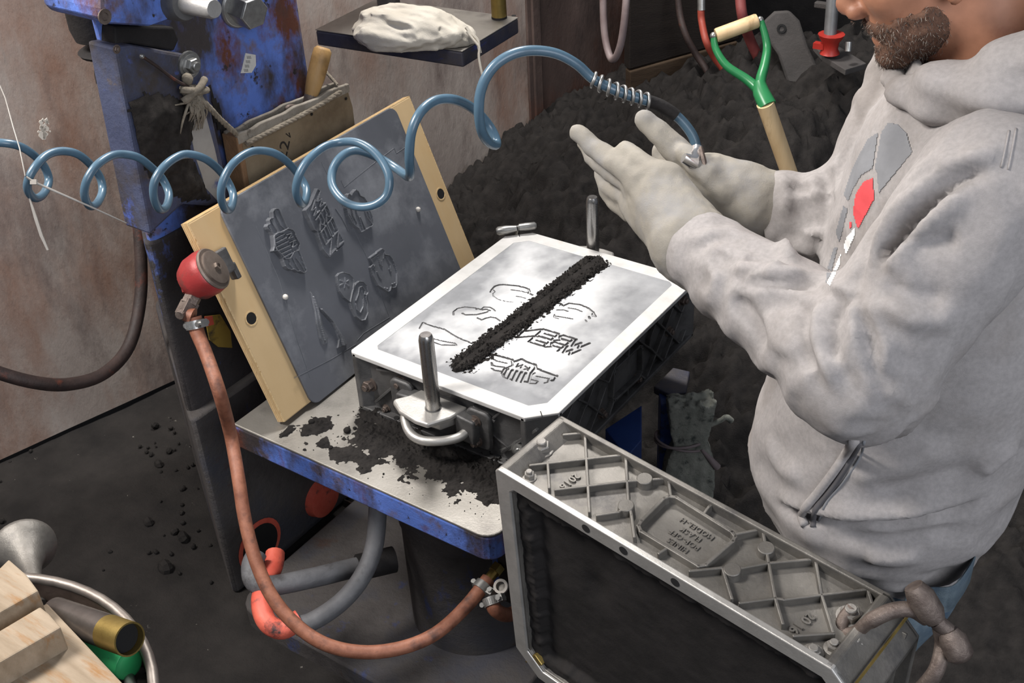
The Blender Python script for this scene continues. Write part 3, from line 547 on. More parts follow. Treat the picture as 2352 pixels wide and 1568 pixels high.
# ------------------------------------------------------------------ flasks (rib-walled casting boxes)
FW, FL, CH = .47, .593, .046
def octa(i, W=FW, L=FL, c=CH):
    """corner-cut rectangle inset by i"""
    k = i * (2 - math.sqrt(2)); c2 = c - k; s = max(.006 - k, .003) if i < .02 else .010
    a, b = i, W - i; d, e = i, L - i
    return [(a, d + s), (a + s, d), (b - c2, d), (b, d + c2), (b, e - s), (b - s, e), (a + c2, e), (a, e - c2)]
WEB = .017
def flask(t, o, R, h, mbody, mrim, ribs, sides_bolts, inner=.036):
    """walls, flanges, corner posts, ribs; local x short, y long, z up (0 = parting face)"""
    o = np.asarray(o, float)
    mb = MB(); mb.ring(octa(WEB), octa(.030), -h + .004, -.004, o, R); mb.ring(octa(.0), octa(.030), -h, -h + .009, o, R)
    O, I = octa(0), octa(.030)
    for k in range(4):
        ia, ib = [(7, 0), (1, 2), (3, 4), (5, 6)][k], None
    def corner(i, j, prev, nxt):
        a, b = np.array(O[i]), np.array(O[j]); da, db = norm(np.array(O[prev]) - a) * .010, norm(np.array(O[nxt]) - b) * .010
        c = np.array(octa(.022)[i]) + da, np.array(octa(.022)[j]) + db
        return [a + da, a, b, b + db, c[1], c[0]]
    for i, j, p_, n_ in ((0, 1, 7, 2), (2, 3, 1, 4), (4, 5, 3, 6), (6, 7, 5, 0)): mb.prism(corner(i, j, p_, n_), -h + .002, -.002, o, R)
    body = build(mb, 'flask_body', mbody, t, 0, .0022)
    mb = MB(); mb.ring(octa(0), octa(inner), -.010, 0, o, R); rim = build(mb, 'rim', mrim, t, 0, .0018)
    # side frames: (origin at web plane, along, down, outward)
    S = {'x0': (A(WEB, 0, 0), A(0, 1, 0), A(-1, 0, 0)), 'x1': (A(FW - WEB, 0, 0), A(0, 1, 0), A(1, 0, 0)), 'y0': (A(0, WEB, 0), A(1, 0, 0), A(0, -1, 0)), 'y1': (A(0, FL - WEB, 0), A(1, 0, 0), A(0, 1, 0))}
    def put(side, s, d, out=0): q = S[side]; return o + R @ (q[0] + q[1] * s - A(0, 0, d) + q[2] * out)
    def fr_(side): q = S[side]; return np.stack([R @ q[1], R @ A(0, 0, -1), R @ q[2]], 1)
    for side, rl in ribs.items():
        for grp in rl:
          mb = MB()
          for (a, b, wd, ht) in grp:
            a, b = np.array(a), np.array(b); d = b - a; L_ = np.hypot(*d); ang = math.atan2(d[1], d[0]); m = (a + b) / 2
            F = fr_(side); ex = F[:, 0] * math.cos(ang) + F[:, 1] * math.sin(ang); ey = -F[:, 0] * math.sin(ang) + F[:, 1] * math.cos(ang); ez = F[:, 2]
            mb.box(put(side, m[0], m[1], ht / 2 - .001), (L_ + wd, wd, ht + .002), np.stack([ex, ey, ez], 1))
          build(mb, 'rib', mbody, t, 0, .0012)
    for side, s, d, r, hh, m in sides_bolts:
        mb = MB(); mb.hexbolt(put(side, s, d, 0), fr_(side)[:, 2], r, hh); build(mb, 'bolt', m, t, 25)
    return put, fr_, body, rim

# pose of the upright flask (cope) in the foreground
CM = _rot((.08449002, .04073024, -.13508662)); CO = A(.61707975, -.34649475, .21570966); CHH = .144
CR = np.stack([-CM[:, 2], CM[:, 0], -CM[:, 1]], 1)           # local x down, y along the long side, z out of the open face
def cope_st(px, py):
    q = onp(px, py, CO + CR @ A(WEB - .006, 0, 0), CR[:, 0]) - CO; l = CR.T @ q; return (l[1], -l[2])
c3 = lambda x, y: cope_st(1100 + x * .2126, 920 + y * .2126)
c2 = lambda x, y: cope_st(1400 + x * .2126, 1100 + y * .2126)
c1 = lambda x, y: cope_st(1800 + x * .2347, 1250 + y * .2347)
RW, RH = .0042, .0115
def poly_ribs(*pts): return [[(pts[i], pts[i + 1], RW, RH) for i in range(len(pts) - 1)]]
long_ribs = (poly_ribs(c3(920, 390), c3(1145, 370), c3(1195, 1220)) + poly_ribs(c3(560, 720), c3(1585, 605), c3(1615, 1110), c3(1650, 1260), c3(1680, 1490)) + poly_ribs(c3(745, 690), c3(762, 960))
    + poly_ribs(c3(830, 985), c3(1600, 895), c3(2045, 860), c3(2075, 1060)) + poly_ribs(c3(1280, 1260), c3(1510, 1225), c3(1590, 1170))
    + poly_ribs(c2(1030, 380), c2(1075, 320), c2(1135, 275)) + poly_ribs(c2(535, 825), c2(620, 770)) + poly_ribs(c2(1350, 620), c2(1650, 560), c2(1690, 770), c2(1790, 1310), c2(1870, 1580))
    + poly_ribs(c2(1330, 1000), c2(1720, 930), c2(2220, 885), c1(370, 515), c1(485, 890)) + poly_ribs(c2(870, 1015), c2(1220, 980), c2(1320, 1310)) + poly_ribs(c2(1410, 1360), c2(1790, 1310), c1(0, 560), c1(820, 460), c1(860, 590)) + poly_ribs(c1(100, 915), c1(485, 890)))
frm = [c2(640, 215), c2(720, 225), c2(1320, 600), c2(1355, 650), c2(1330, 700), c2(1040, 950), c2(960, 965), c2(340, 590), c2(315, 530), c2(345, 480), c2(590, 235)]
frame_ribs = [(frm[i], frm[(i + 1) % len(frm)], .0055, .0125) for i in range(len(frm))]
bosses = [c3(1790, 870), c3(1590, 1160), c2(1690, 770), c2(1325, 1005)]
def corner_x(L, h, n=2, d=.013):
    out = []; st = (L - 2 * d) / n
    for i in range(n): a = d + i * st; out += [[((a + .02, .02), (a + st - .02, h - .02), .005, .008), ((a + .02, h - .02), (a + st - .02, .02), .005, .008)]]
    return out

# ---- drag on the table
DH = .142; I3 = np.eye(3)
drag = thing('drag_flask', 'lower aluminium moulding flask on the machine table with white powdered rim', 'flask', (.235, .30, -DH))
sc = DH / CHH
mir = lambda gl: [[((FL - a[0], a[1] * sc), (FL - b[0], b[1] * sc), w_, h_) for a, b, w_, h_ in rl] for rl in gl]
front_ribs = [((.045, .115), (.11, .045), .006, .009), ((.06, .03), (.10, .02), .005, .008), ((.30, .03), (.345, .045), .006, .009), ((.335, .05), (.36, .02), .005, .008), ((.36, .115), (.44, .03), .006, .008), ((.33, .08), (.42, .125), .004, .005)]
put, fr_, dbody, drim = flask(drag, A(0, 0, 0), I3, DH, ALUD, RIMW, {'x1': mir(long_ribs + [frame_ribs]), 'y0': [[r] for r in front_ribs], 'x0': corner_x(FL, DH), 'y1': corner_x(FW, DH)},
    [('y0', .030, .080, .0125, .015, BOLT), ('y0', .117, .042, .010, .014, BOLT), ('y0', .066, .128, .0075, .008, BOLT),
     ('x1', .555, .035, .011, .012, BOLT), ('x1', .50, .085, .009, .010, BOLT), ('x1', .36, .122, .009, .010, BOLT), ('x1', .22, .122, .009, .010, BOLT), ('x1', .10, .10, .008, .009, BOLT)])
# seams across the cut corners
for (x, y, dx, dy) in ((FW - .02, .02, 1, -1), (.02, FL - .02, -1, 1)):
    mb = MB(); a = A(x, y, .0002) - A(dx, dy, 0) * .012; b = A(x, y, .0002) + A(dx, dy, 0) * .0015; mb.box((a + b) / 2, (np.linalg.norm(b - a), .0016, .0006), frame((0, 0, 1), b - a)); build(mb, 'corner_seam', HOLE, drim, 0)
# guide-pin ears at both ends
def guide_ear(yf, sgn, xc, pinh):
    """cast ear with a flat top, a handle loop below and lugs bolted on both sides"""
    Rm = np.stack([A(1, 0, 0), A(0, -sgn, 0), A(0, 0, 1)], 1) if sgn > 0 else np.stack([A(1, 0, 0), A(0, 1, 0), A(0, 0, 1)], 1)
    def L(x, y, z): return A(xc + x, yf + (y if sgn < 0 else -y), z)       # y = outwards is negative
    out = -1
    topz = -.037; mb = MB()
    pl_ = [(-.052, -.0), (-.062, .030), (-.078, .052), (-.076, .060), (-.045, .078), (.0, .086), (.028, .084), (.052, .044), (.062, .0)]
    q = [(x, (-y if sgn < 0 else y)) for x, y in pl_]
    mb.prism([(xc + x, yf + y) for x, y in q], topz - .011, topz, top=[(xc + x * .985, yf + y * .985) for x, y in q])
    s_ = -1 if sgn < 0 else 1
    mb.prism([(xc - .05, yf), (xc - .062, yf + s_ * .03), (xc - .03, yf + s_ * .055), (xc + .03, yf + s_ * .05), (xc + .055, yf)], -.075, topz - .008)
    ear = build(mb, 'guide_ear', ALUB, drag, 30, .004, seg=3)
    for sx in (-1, 1):
        mb = MB(); cx = xc + sx * .094; mb.prism(rrect((cx - .03, -.118), (cx + .026, -.028), .014, 4), 0, .012, o=(0, yf, 0), R=np.stack([A(1, 0, 0), A(0, 0, 1), A(0, s_, 0)], 1))
        mb.prism([(xc + sx * .05, -.10), (xc + sx * .095, -.10), (xc + sx * .095, -.045), (xc + sx * .05, -.04)], 0, .03, o=(0, yf, 0), R=np.stack([A(1, 0, 0), A(0, 0, 1), A(0, s_, 0)], 1))
        build(mb, 'ear_lug', ALUD, drag, 30, .004)
    mb = MB(); mb.tube(cr([A(xc - .052, yf + s_ * .035, -.045), A(xc - .046, yf + s_ * .062, -.064), A(xc - .02, yf + s_ * .082, -.076), A(xc + .01, yf + s_ * .086, -.080), A(xc + .04, yf + s_ * .072, -.080), A(xc + .066, yf + s_ * .045, -.080), A(xc + .074, yf + s_ * .02, -.075)], 5), .0095, 10); build(mb, 'handle_loop', ALUB, drag, 60)
    mb = MB(); mb.lathe([(.0145, topz - .004), (.0145, topz + pinh - .012), (.0125, topz + pinh - .003), (.0105, topz + pinh)], A(xc + (.006 if sgn < 0 else 0), yf + s_ * .036, 0), (0, 0, 1), 28); build(mb, 'guide_pin', STEEL, drag, 40)
    mb = MB(); mb.lathe([(.0165, topz), (.0165, topz + .0012)], A(xc + (.006 if sgn < 0 else 0), yf + s_ * .036, 0), (0, 0, 1), 28); build(mb, 'pin_seat', ALUD, drag, 40)
    for (x, z) in ((.088, -.052), (.088, -.100)) if sgn < 0 else ((.088, -.05), (-.088, -.05)):
        mb = MB(); mb.hexbolt(A(xc + x, yf + s_ * .012, z), (0, s_, 0), .0095, .012); build(mb, 'bolt', BOLT, drag, 25)
guide_ear(.012, -1, .222, .168); guide_ear(FL - .012, 1, .195, .155)
# bolt and rod near the front right corner, latch wing on the far corner
mb = MB(); b_ = put('y0', .40, .088, .004); mb.hexbolt(b_, norm(A(.5, -1, .2)), .012, .012); mb.tube([b_ + A(-.004, 0, 0), b_ + A(-.05, .004, -.03)], [.007, .002], 8); mb.tube(cr([b_, b_ + A(.022, -.012, .008), b_ + A(.045, -.014, .018), b_ + A(.062, -.004, .022)], 4), .008, 10); build(mb, 'corner_latch', BOLTS, drag, 40)
w0 = onz(1140, 531, .012); w1 = onz(1187, 524, .016); w2 = onz(1192, 522, .016); w3 = onz(1232, 518, .016)
mb = MB(); mb.tube([w0, w0 * .9 + w1 * .1, w0 * .5 + w1 * .5, w1], [.007, .0105, .0105, .007], 10); mb.tube([w1, w2], [.0062, .0062], 10); mb.tube([w2, w2 * .6 + w3 * .4, w2 * .1 + w3 * .9, w3], [.0085, .0095, .0092, .006], 10); mb.tube([(w1 + w2) / 2, A(.0, FL + .004, -.02), A(.006, FL + .006, -.08)], .006, 8); build(mb, 'latch_wing', BOLTS, drag, 50)
# bottom lip holes
for x in (.10, .405):
    mb = MB(); mb.lathe([(.006, 0), (.006, .0008)], A(x, .006, -DH + .0095), (0, 0, 1), 12); build(mb, 'hole', HOLE, dbody)

# ---- the mould face: height field with the pattern pressed into it
c5 = lambda x, y: onz(800 + x * .38265, 500 + y * .38265, -.001)[:2]
def dist_lines(X, Y, lines):
    d = np.full(X.shape, 9.)
    for ln in lines:
        for a, b in zip(ln[:-1], ln[1:]):
            v = np.subtract(b, a); t = np.clip(((X - a[0]) * v[0] + (Y - a[1]) * v[1]) / (v @ v + 1e-12), 0, 1); d = np.minimum(d, np.hypot(X - a[0] - t * v[0], Y - a[1] - t * v[1]))
    return d
def inside(X, Y, P):
    r = np.zeros(X.shape, bool); j = len(P) - 1
    for i in range(len(P)):
        a, b = P[i], P[j]; r ^= ((a[1] > Y) != (b[1] > Y)) & (X < (b[0] - a[0]) * (Y - a[1]) / (b[1] - a[1] + 1e-12) + a[0]); j = i
    return r
LET = {'W': [[(0, 1), (.25, 0), (.5, .75), (.75, 0), (1, 1)]], 'R': [[(0, 0), (0, 1), (.8, 1), (.95, .78), (.8, .5), (0, .5)], [(.45, .5), (1, 0)]], 'E': [[(1, 1), (0, 1), (0, 0), (1, 0)], [(0, .5), (.8, .5)]], 'N': [[(0, 0), (0, 1), (1, 0), (1, 1)]]}
def wren_lines(st, sb, et, eb, n=4, word='WREN', gap=.16):
    st, sb, et, eb = map(np.array, (st, sb, et, eb)); out = []; k = len(word); wd = (1 - gap * (k - 1) / k) / k
    for i, ch in enumerate(word):
        for l in LET[ch]:
            o = []
            for x, y in l: u = i / k * (1 + gap / k) + x * wd; a = st + (et - st) * u; b = sb + (eb - sb) * u; o.append(tuple(b + (a - b) * y))
            out.append(o)
    return out
mould_lines = [  # (stroke points in the crop, half width in mm, depth in mm)
    ([(855, 445), (862, 430), (880, 410), (905, 402), (935, 400), (1020, 408), (1080, 424), (1088, 440), (1082, 452), (1105, 462)], 2.6, 5), ([(880, 445), (868, 455), (872, 470), (900, 490), (950, 502), (985, 505)], 1.2, 2), ([(980, 432), (1030, 438), (1078, 450)], 1.6, 3), ([(1010, 470), (1040, 474), (1062, 482)], 1.5, 3), ([(1035, 505), (1070, 512)], 1.2, 2), ([(868, 432), (878, 440)], 1.5, 3),
    ([(632, 582), (632, 562), (655, 543), (700, 534), (760, 540), (795, 548), (815, 535), (850, 536), (872, 548), (880, 558)], 1.6, 4), ([(685, 572), (700, 582), (770, 580), (830, 566), (850, 556), (830, 548), (795, 552), (770, 548)], 2.2, 4), ([(775, 600), (800, 612), (825, 602), (855, 595), (885, 600), (910, 618)], 1.8, 4), ([(740, 615), (755, 632), (790, 645), (840, 650)], .8, 1.5), ([(800, 640), (830, 655), (870, 640)], .8, 1.2),
    ([(430, 662), (448, 628), (500, 648), (575, 668), (625, 700), (660, 720), (740, 752)], 2.2, 4), ([(428, 728), (500, 722), (560, 738), (640, 752), (650, 764), (560, 762), (500, 742)], 1.6, 3.5), ([(640, 760), (700, 770)], 1, 1.5),
    ([(1205, 560), (1225, 530), (1245, 512), (1275, 514), (1290, 528), (1325, 512), (1390, 520), (1440, 540), (1470, 565), (1484, 592)], 2.4, 5), ([(1250, 552), (1290, 552), (1318, 560)], 1.6, 3.5), ([(1322, 540), (1370, 548), (1402, 562)], 1.6, 3.5), ([(1236, 588), (1290, 596), (1345, 606)], 1.8, 3.5), ([(1238, 578), (1236, 596), (1260, 604)], 1.4, 3), ([(1465, 575), (1470, 590)], 2, 4), ([(1445, 592), (1450, 604)], 2, 4), ([(1425, 612), (1430, 622)], 1.6, 3),
    *[(l, 2.2, 6) for l in wren_lines((1448, 752), (1400, 786), (1092, 642), (1052, 680), 5)], *[(l, 2.0, 6) for l in wren_lines((1392, 792), (1345, 826), (1046, 684), (1008, 718), 5)],
    ([(985, 862), (1010, 858), (1040, 846), (1066, 862), (1122, 880), (1126, 896), (1098, 930), (1082, 985), (1050, 980)], 2.2, 6), ([(985, 862), (986, 884), (935, 905), (922, 930), (935, 955), (972, 968)], 1.8, 5),
    ([(958, 905), (940, 940)], 2.3, 6), ([(985, 912), (960, 962)], 2.3, 6), ([(1012, 918), (986, 972)], 2.3, 6), ([(1040, 924), (1012, 978)], 2.3, 6), ([(1066, 930), (1040, 984)], 2.3, 6),
    ([(1020, 874), (1008, 895), (1046, 880), (1034, 900)], 1.3, 5), ([(1078, 915), (1091, 895)], 1.3, 5), ([(1062, 889), (1083, 905), (1055, 908)], 1.3, 5),
    ([(865, 845), (864, 826), (880, 822), (930, 835), (985, 850), (990, 864)], 2.2, 6), ([(866, 845), (890, 858), (950, 872)], 1.5, 4), ([(860, 868), (864, 884), (890, 890), (936, 896)], 1.8, 5), ([(862, 902), (876, 914), (915, 920)], 2, 5), ([(1128, 902), (1170, 920), (1252, 948), (1236, 974), (1222, 975)], 2.4, 6), ([(1130, 950), (1205, 964), (1196, 986), (1178, 990)], 1.5, 4), ([(1100, 970), (1140, 980), (1126, 994), (1085, 992)], 1.5, 4), ([(1092, 945), (1120, 930)], 1.6, 4)]
xs = np.arange(.030, FW - .0299, .0011); ys = np.arange(.030, FL - .0299, .0011); X, Y = np.meshgrid(xs, ys, indexing='ij')
Hm = -.0012 + .0007 * lumps(X, Y, 40, 4)
for ln, wd, dp in mould_lines:
    P = np.array([c5(*q) for q in ln]); lo, hi = P.min(0) - .012, P.max(0) + .012
    i0, i1 = np.searchsorted(xs, [lo[0], hi[0]]); j0, j1 = np.searchsorted(ys, [lo[1], hi[1]]); sx = np.s_[i0:i1, j0:j1]
    d = dist_lines(X[sx], Y[sx], [P]) * 1000; Hm[sx] = np.minimum(Hm[sx], -.0012 - .0007 * dp * np.clip((wd * (1.0 if dp >= 6 else .72) + .6 - d) / .9, 0, 1))
V = np.stack([X.ravel(), Y.ravel(), Hm.ravel()], 1); n, m = X.shape; i = (np.arange(n - 1)[:, None] * m + np.arange(m - 1)[None]).ravel(); F = np.stack([i, i + m, i + m + 1, i + 1], 1)
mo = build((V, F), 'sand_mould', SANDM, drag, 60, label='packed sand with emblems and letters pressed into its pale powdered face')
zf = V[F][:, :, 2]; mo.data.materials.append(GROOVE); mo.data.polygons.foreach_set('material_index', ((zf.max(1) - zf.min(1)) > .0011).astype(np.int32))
ed = np.minimum(np.minimum(X - .03, FW - .03 - X), np.minimum(Y - .03, FL - .03 - Y)); cl = fbm(np.stack([X * 11, Y * 11], -1), 5); fine = fbm(np.stack([X * 45, Y * 30], -1), 4)
pw = np.clip((ed - .012) / .10, 0, 1) * .75 + 1.7 * (cl - .46) + .5 * (fine - .5); pw *= 1 - .75 * np.clip((X + Y * .75 - .60) / .22, 0, 1)
at_ = mo.data.attributes.new('powder', 'FLOAT', 'POINT'); at_.data.foreach_set('value', np.clip(pw, 0, 1).ravel().astype(np.float32))

# ---- ridge of loose black sand across the mould
Pa = onz(1052, 846, 0)[:2]; Pb = onz(1372, 598, 0)[:2]; dv = Pb - Pa; LL = np.hypot(*dv); dv /= LL; nv = np.array([-dv[1], dv[0]])
ss = np.arange(-.012, LL + .012, .0016); tt = np.arange(-.036, .036, .0016); S, T = np.meshgrid(ss, tt, indexing='ij')
wv = (.0175 + .006 * S / LL + .006 * (fbm(np.stack([S * 30, S * 0], -1), 3) - .5)) * np.clip((S + .012) / .03, 0, 1) ** .5 * np.clip((LL + .012 - S) / .02, 0, 1) ** .5
nn = fbm(np.stack([S * 160, T * 160], -1), 4) - .5; u_ = np.abs(T) / np.maximum(wv, 1e-4)
H = np.clip(1.25 - u_, -.2, .45) * .011 + .010 * nn * (u_ > .35) + .004 * np.exp(-((u_ - .8) / .25) ** 2) + .002 * nn
V = np.stack([Pa[0] + S * dv[0] + T * nv[0], Pa[1] + S * dv[1] + T * nv[1], H], -1).reshape(-1, 3); n, m = S.shape; i = (np.arange(n - 1)[:, None] * m + np.arange(m - 1)[None]).ravel(); F = np.stack([i, i + m, i + m + 1, i + 1], 1)
F = F[(V[F][:, :, 2] > -.002).any(1)]; mb = MB(); mb.add(V, F.tolist()); rs = np.random.RandomState(9)
for k in range(1500):
    s = rs.uniform(-.004, LL + .004); wq = (.0175 + .006 * s / LL) * min(1, max(.15, (s + .012) / .03)) ** .5; sg = rs.choice([-1, 1]); tq = sg * wq * rs.normal(1.02, .16) if rs.rand() < .8 else sg * wq * rs.uniform(.3, 1)
    r = abs(rs.normal(.0019, .0011)) + .0006; c = A(Pa[0] + s * dv[0] + tq * nv[0], Pa[1] + s * dv[1] + tq * nv[1], r * .5 + max(0, .006 * (1.25 - abs(tq) / wq)) + rs.rand() * .002)
    q = (A([1, 0, 0], [-1, 0, 0], [0, 1, 0], [0, -1, 0], [0, 0, 1], [0, 0, -1]) * r * rs.uniform(.6, 1.3, 3)) @ _rot(rs.rand(3) * 6).T + c
    mb.add(q, [(0, 2, 4), (2, 1, 4), (1, 3, 4), (3, 0, 4), (2, 0, 5), (1, 2, 5), (3, 1, 5), (0, 3, 5)])
build(mb, 'loose_sand_ridge', SAND, smooth=0, label='crumbly ridge of loose black sand lying across the pale mould face', cat='sand', kind='stuff')

# ---- spilled sand on the table
xs = np.arange(-.15, .45, .0019); ys = np.arange(-.165, .14, .0019); X, Y = np.meshgrid(xs, ys, indexing='ij'); dn = np.zeros(X.shape)
def tb_(x, y): return onz(x, y, TZ)[:2]
for (x, y, r, a) in [(705, 985, .022, .7), (735, 978, .025, .8), (660, 990, .018, .45), (742, 1015, .020, .75), (790, 1042, .028, .85), (850, 1062, .025, .8), (820, 1050, .02, .7), (838, 975, .02, 1.0), (850, 1000, .035, 1.1), (900, 1015, .045, 1.1), (960, 1035, .05, 1.2), (1030, 1055, .05, 1.2), (1100, 1085, .05, 1.1), (1060, 1095, .045, .75), (960, 1070, .03, .55), (1110, 1120, .04, .6), (1150, 1110, .05, 1.), (700, 1020, .02, .35), (780, 1005, .015, .35), (1000, 1100, .02, .3), (870, 950, .03, 1.2), (940, 985, .05, 1.3), (1050, 1020, .06, 1.3), (1150, 1060, .06, 1.3), (1130, 1150, .02, .2), (900, 1050, .03, .5)]:
    q = tb_(x, y); dn = np.maximum(dn, a * np.exp(-(((X - q[0]) / r) ** 2 + ((Y - q[1]) / r) ** 2) * .8))
n1 = fbm(np.stack([X * 55, Y * 55], -1), 5); n2 = fbm(np.stack([X * 240, Y * 240], -1), 3)
val = dn - 1.05 * (n1 - .17) ; val += .22 * (n2 - .5)
H = TZ + np.clip(val * .012, -.001, .014) * (.4 + 1.2 * n2)
V = np.stack([X.ravel(), Y.ravel(), H.ravel()], 1); n, m = X.shape; i = (np.arange(n - 1)[:, None] * m + np.arange(m - 1)[None]).ravel(); F = np.stack([i, i + m, i + m + 1, i + 1], 1)
F = F[(val.ravel()[F] > 0).all(1)]; mb = MB(); mb.add(V, F.tolist()); rs = np.random.RandomState(5)
for k in range(900):
    px, py = rs.uniform(640, 1180), rs.uniform(950, 1200); q = tb_(px, py); i0 = int((q[0] + .15) / .0019); j0 = int((q[1] + .165) / .0019)
    if not (0 <= i0 < n and 0 <= j0 < m) or q[1] < -.16 or rs.rand() > dn[i0, j0] * 1.3 + .05: continue
    r = rs.uniform(.0005, .0016) * (2.2 if rs.rand() < .04 else 1)
    mb.add(A([1, 0, 0], [-1, 0, 0], [0, 1, 0], [0, -1, 0], [0, 0, 1], [0, 0, -1]) * r @ _rot(rs.rand(3) * 6).T + A(q[0], q[1], TZ + r * .6), [(0, 2, 4), (2, 1, 4), (1, 3, 4), (3, 0, 4), (2, 0, 5), (1, 2, 5), (3, 1, 5), (0, 3, 5)])
for (x, y, r) in [(798, 992, .008), (716, 972, .007), (760, 1030, .005), (815, 985, .004)]: mb.ball(A(*tb_(x, y), TZ + r * .6), (r, r, r * .8), 10)
build(mb, 'spilled_sand', SAND, smooth=60, label='black sand spilled on the steel table top in front of the flask', cat='sand', kind='stuff')

# ---- cope, stood on its long side in the foreground
cope = thing('cope_flask', 'upper aluminium flask stood on edge in the foreground, its ribbed side up', 'flask', CO + CR @ A(.47, .3, -.07))
put, fr_, cbody, crim = flask(cope, CO, CR, CHH, ALU, ALUB, {'x0': long_ribs, 'x1': corner_x(FL, CHH), 'y0': corner_x(FW, CHH), 'y1': corner_x(FW, CHH)},
    [('x0', *cope_st(1245, 1028), .0125, .014, BOLTD), ('x0', *cope_st(1216, 1090), .008, .010, BOLTD), ('x0', *cope_st(1953, 1410), .013, .013, BOLTD), ('x0', *cope_st(1915, 1482), .009, .010, BOLTD), ('x0', *cope_st(1962, 1474), .011, .010, BOLTD), ('x0', *cope_st(1868, 1492), .010, .008, BOLTD)], inner=.026)
mb = MB(); F_ = fr_('x0')
for a, b, wd, ht in frame_ribs:
    a, b = np.array(a), np.array(b); d = b - a; ang = math.atan2(d[1], d[0]); mm = (a + b) / 2
    mb.box(put('x0', mm[0], mm[1], ht / 2 - .001), (np.hypot(*d) + wd, wd, ht + .002), np.stack([F_[:, 0] * math.cos(ang) + F_[:, 1] * math.sin(ang), -F_[:, 0] * math.sin(ang) + F_[:, 1] * math.cos(ang), F_[:, 2]], 1))
build(mb, 'nameplate_frame', ALU, cope, 0, .0012)
for s, d in bosses: mb = MB(); mb.lathe([(.0125, -.002), (.0115, .0115), (.0105, .0125)], put('x0', s, d), F_[:, 2], 20); build(mb, 'boss', ALU, cope, 40)
def cast_text(txt, side, s, d, size, ang, depth=.0022, mtl=ALU, fat=.0, sp=1.0):
    V, F = text_mesh(txt, size, depth, fat, spacing=sp); f = fr_(side); ex = f[:, 0] * math.cos(ang) + f[:, 1] * math.sin(ang); ez = f[:, 2]; ey = np.cross(ez, ex)
    return (V @ np.stack([ex, ey, ez], 1).T + put(side, s, d, depth / 2), F)
pc_ = np.mean([c2(640, 215), c2(1350, 640), c2(990, 965), c2(315, 540)], 0); e1 = np.array(c2(1350, 640)) - np.array(c2(640, 215)); an = math.atan2(e1[1], e1[0])
PLM = ALUB
for i, tx in enumerate(['MODEL-H', 'FLASK', 'POP-OFF', 'HINES']):
    dd = (np.array(c2(990, 965)) - np.array(c2(1350, 640))); dd = dd / np.hypot(*dd); q = pc_ + dd * (i - 1.5) * .0135 + np.array([.004, .0])
    build(cast_text(tx, 'x0', q[0], q[1], .0118, an + math.pi, .002, sp=1.1), 'raised_lettering', ALU, cope, 0)
for tx, (x, y) in (('16', (1297, 1108)), ('20', (1304, 1092)), ('20', (1835, 1420)), ('16', (1826, 1437))): pass
a16 = math.atan2(*(np.array(cope_st(1318, 1090)) - np.array(cope_st(1290, 1112)))[::-1])
build(cast_text('16', 'x0', *cope_st(1298, 1108), .017, a16 + math.pi, .003, fat=.0004), 'raised_number', ALU, cope, 0)
build(cast_text('20', 'x0', *cope_st(1318, 1092), .017, a16 + math.pi, .003, fat=.0004), 'raised_number', ALU, cope, 0)
build(cast_text('16', 'x0', *cope_st(1828, 1437), .018, a16 + math.pi, .003, fat=.0004), 'raised_number', ALU, cope, 0)
build(cast_text('20', 'x0', *cope_st(1856, 1415), .018, a16 + math.pi, .003, fat=.0004), 'raised_number', ALU, cope, 0)
mk = [cope_st(*q) for q in [(1606, 1130), (1619, 1131), (1611, 1138), (1620, 1142), (1618, 1151), (1605, 1147)]]
mb = MB(); mb.tube([put('x0', s, d, .001) for s, d in mk], .0011, 6); build(mb, 'ink_mark', INK, cope, 60)
# T handle: bent rod clamped by the big bolt and a cast cross grip at the corner
h0 = lambda px, py, d: at(px, py, d)
dq = np.linalg.norm(put('x0', *cope_st(1953, 1410), .01) - CLOC)
mb = MB(); mb.tube(cr([h0(1958, 1395, dq), h0(1936, 1425, dq), h0(1940, 1452, dq), h0(1965, 1452, dq - .01), h0(2000, 1425, dq - .03), h0(2050, 1402, dq - .035), h0(2095, 1400, dq - .03), h0(2130, 1420, dq - .02)], 5), [.0085] * 20 + [.010] * 16, 12); rod = build(mb, 'bent_rod', BOLT, cope, 60)
g0, g1, g2, g3 = h0(2098, 1345, dq - .05), h0(2150, 1425, dq - .03), h0(2178, 1448, dq - .02), h0(2212, 1516, dq - .01)
mb = MB(); mb.tube([g0, g0 * .7 + g1 * .3, g0 * .2 + g1 * .8, g1], [.012, .0175, .0165, .012], 12); mb.tube([g1, g2], [.010, .010], 10); mb.tube([g2, g2 * .7 + g3 * .3, g2 * .15 + g3 * .85, g3], [.012, .017, .0165, .011], 12); build(mb, 'cross_grip', BOLT, cope, 50)
mb = MB(); mb.tube(cr([h0(2160, 1440, dq - .02), h0(2165, 1480, dq), h0(2150, 1540, dq), h0(2110, 1590, dq + .02), h0(2060, 1640, dq + .02)], 5), .010, 10); build(mb, 'latch_arm', BOLT, cope, 60)
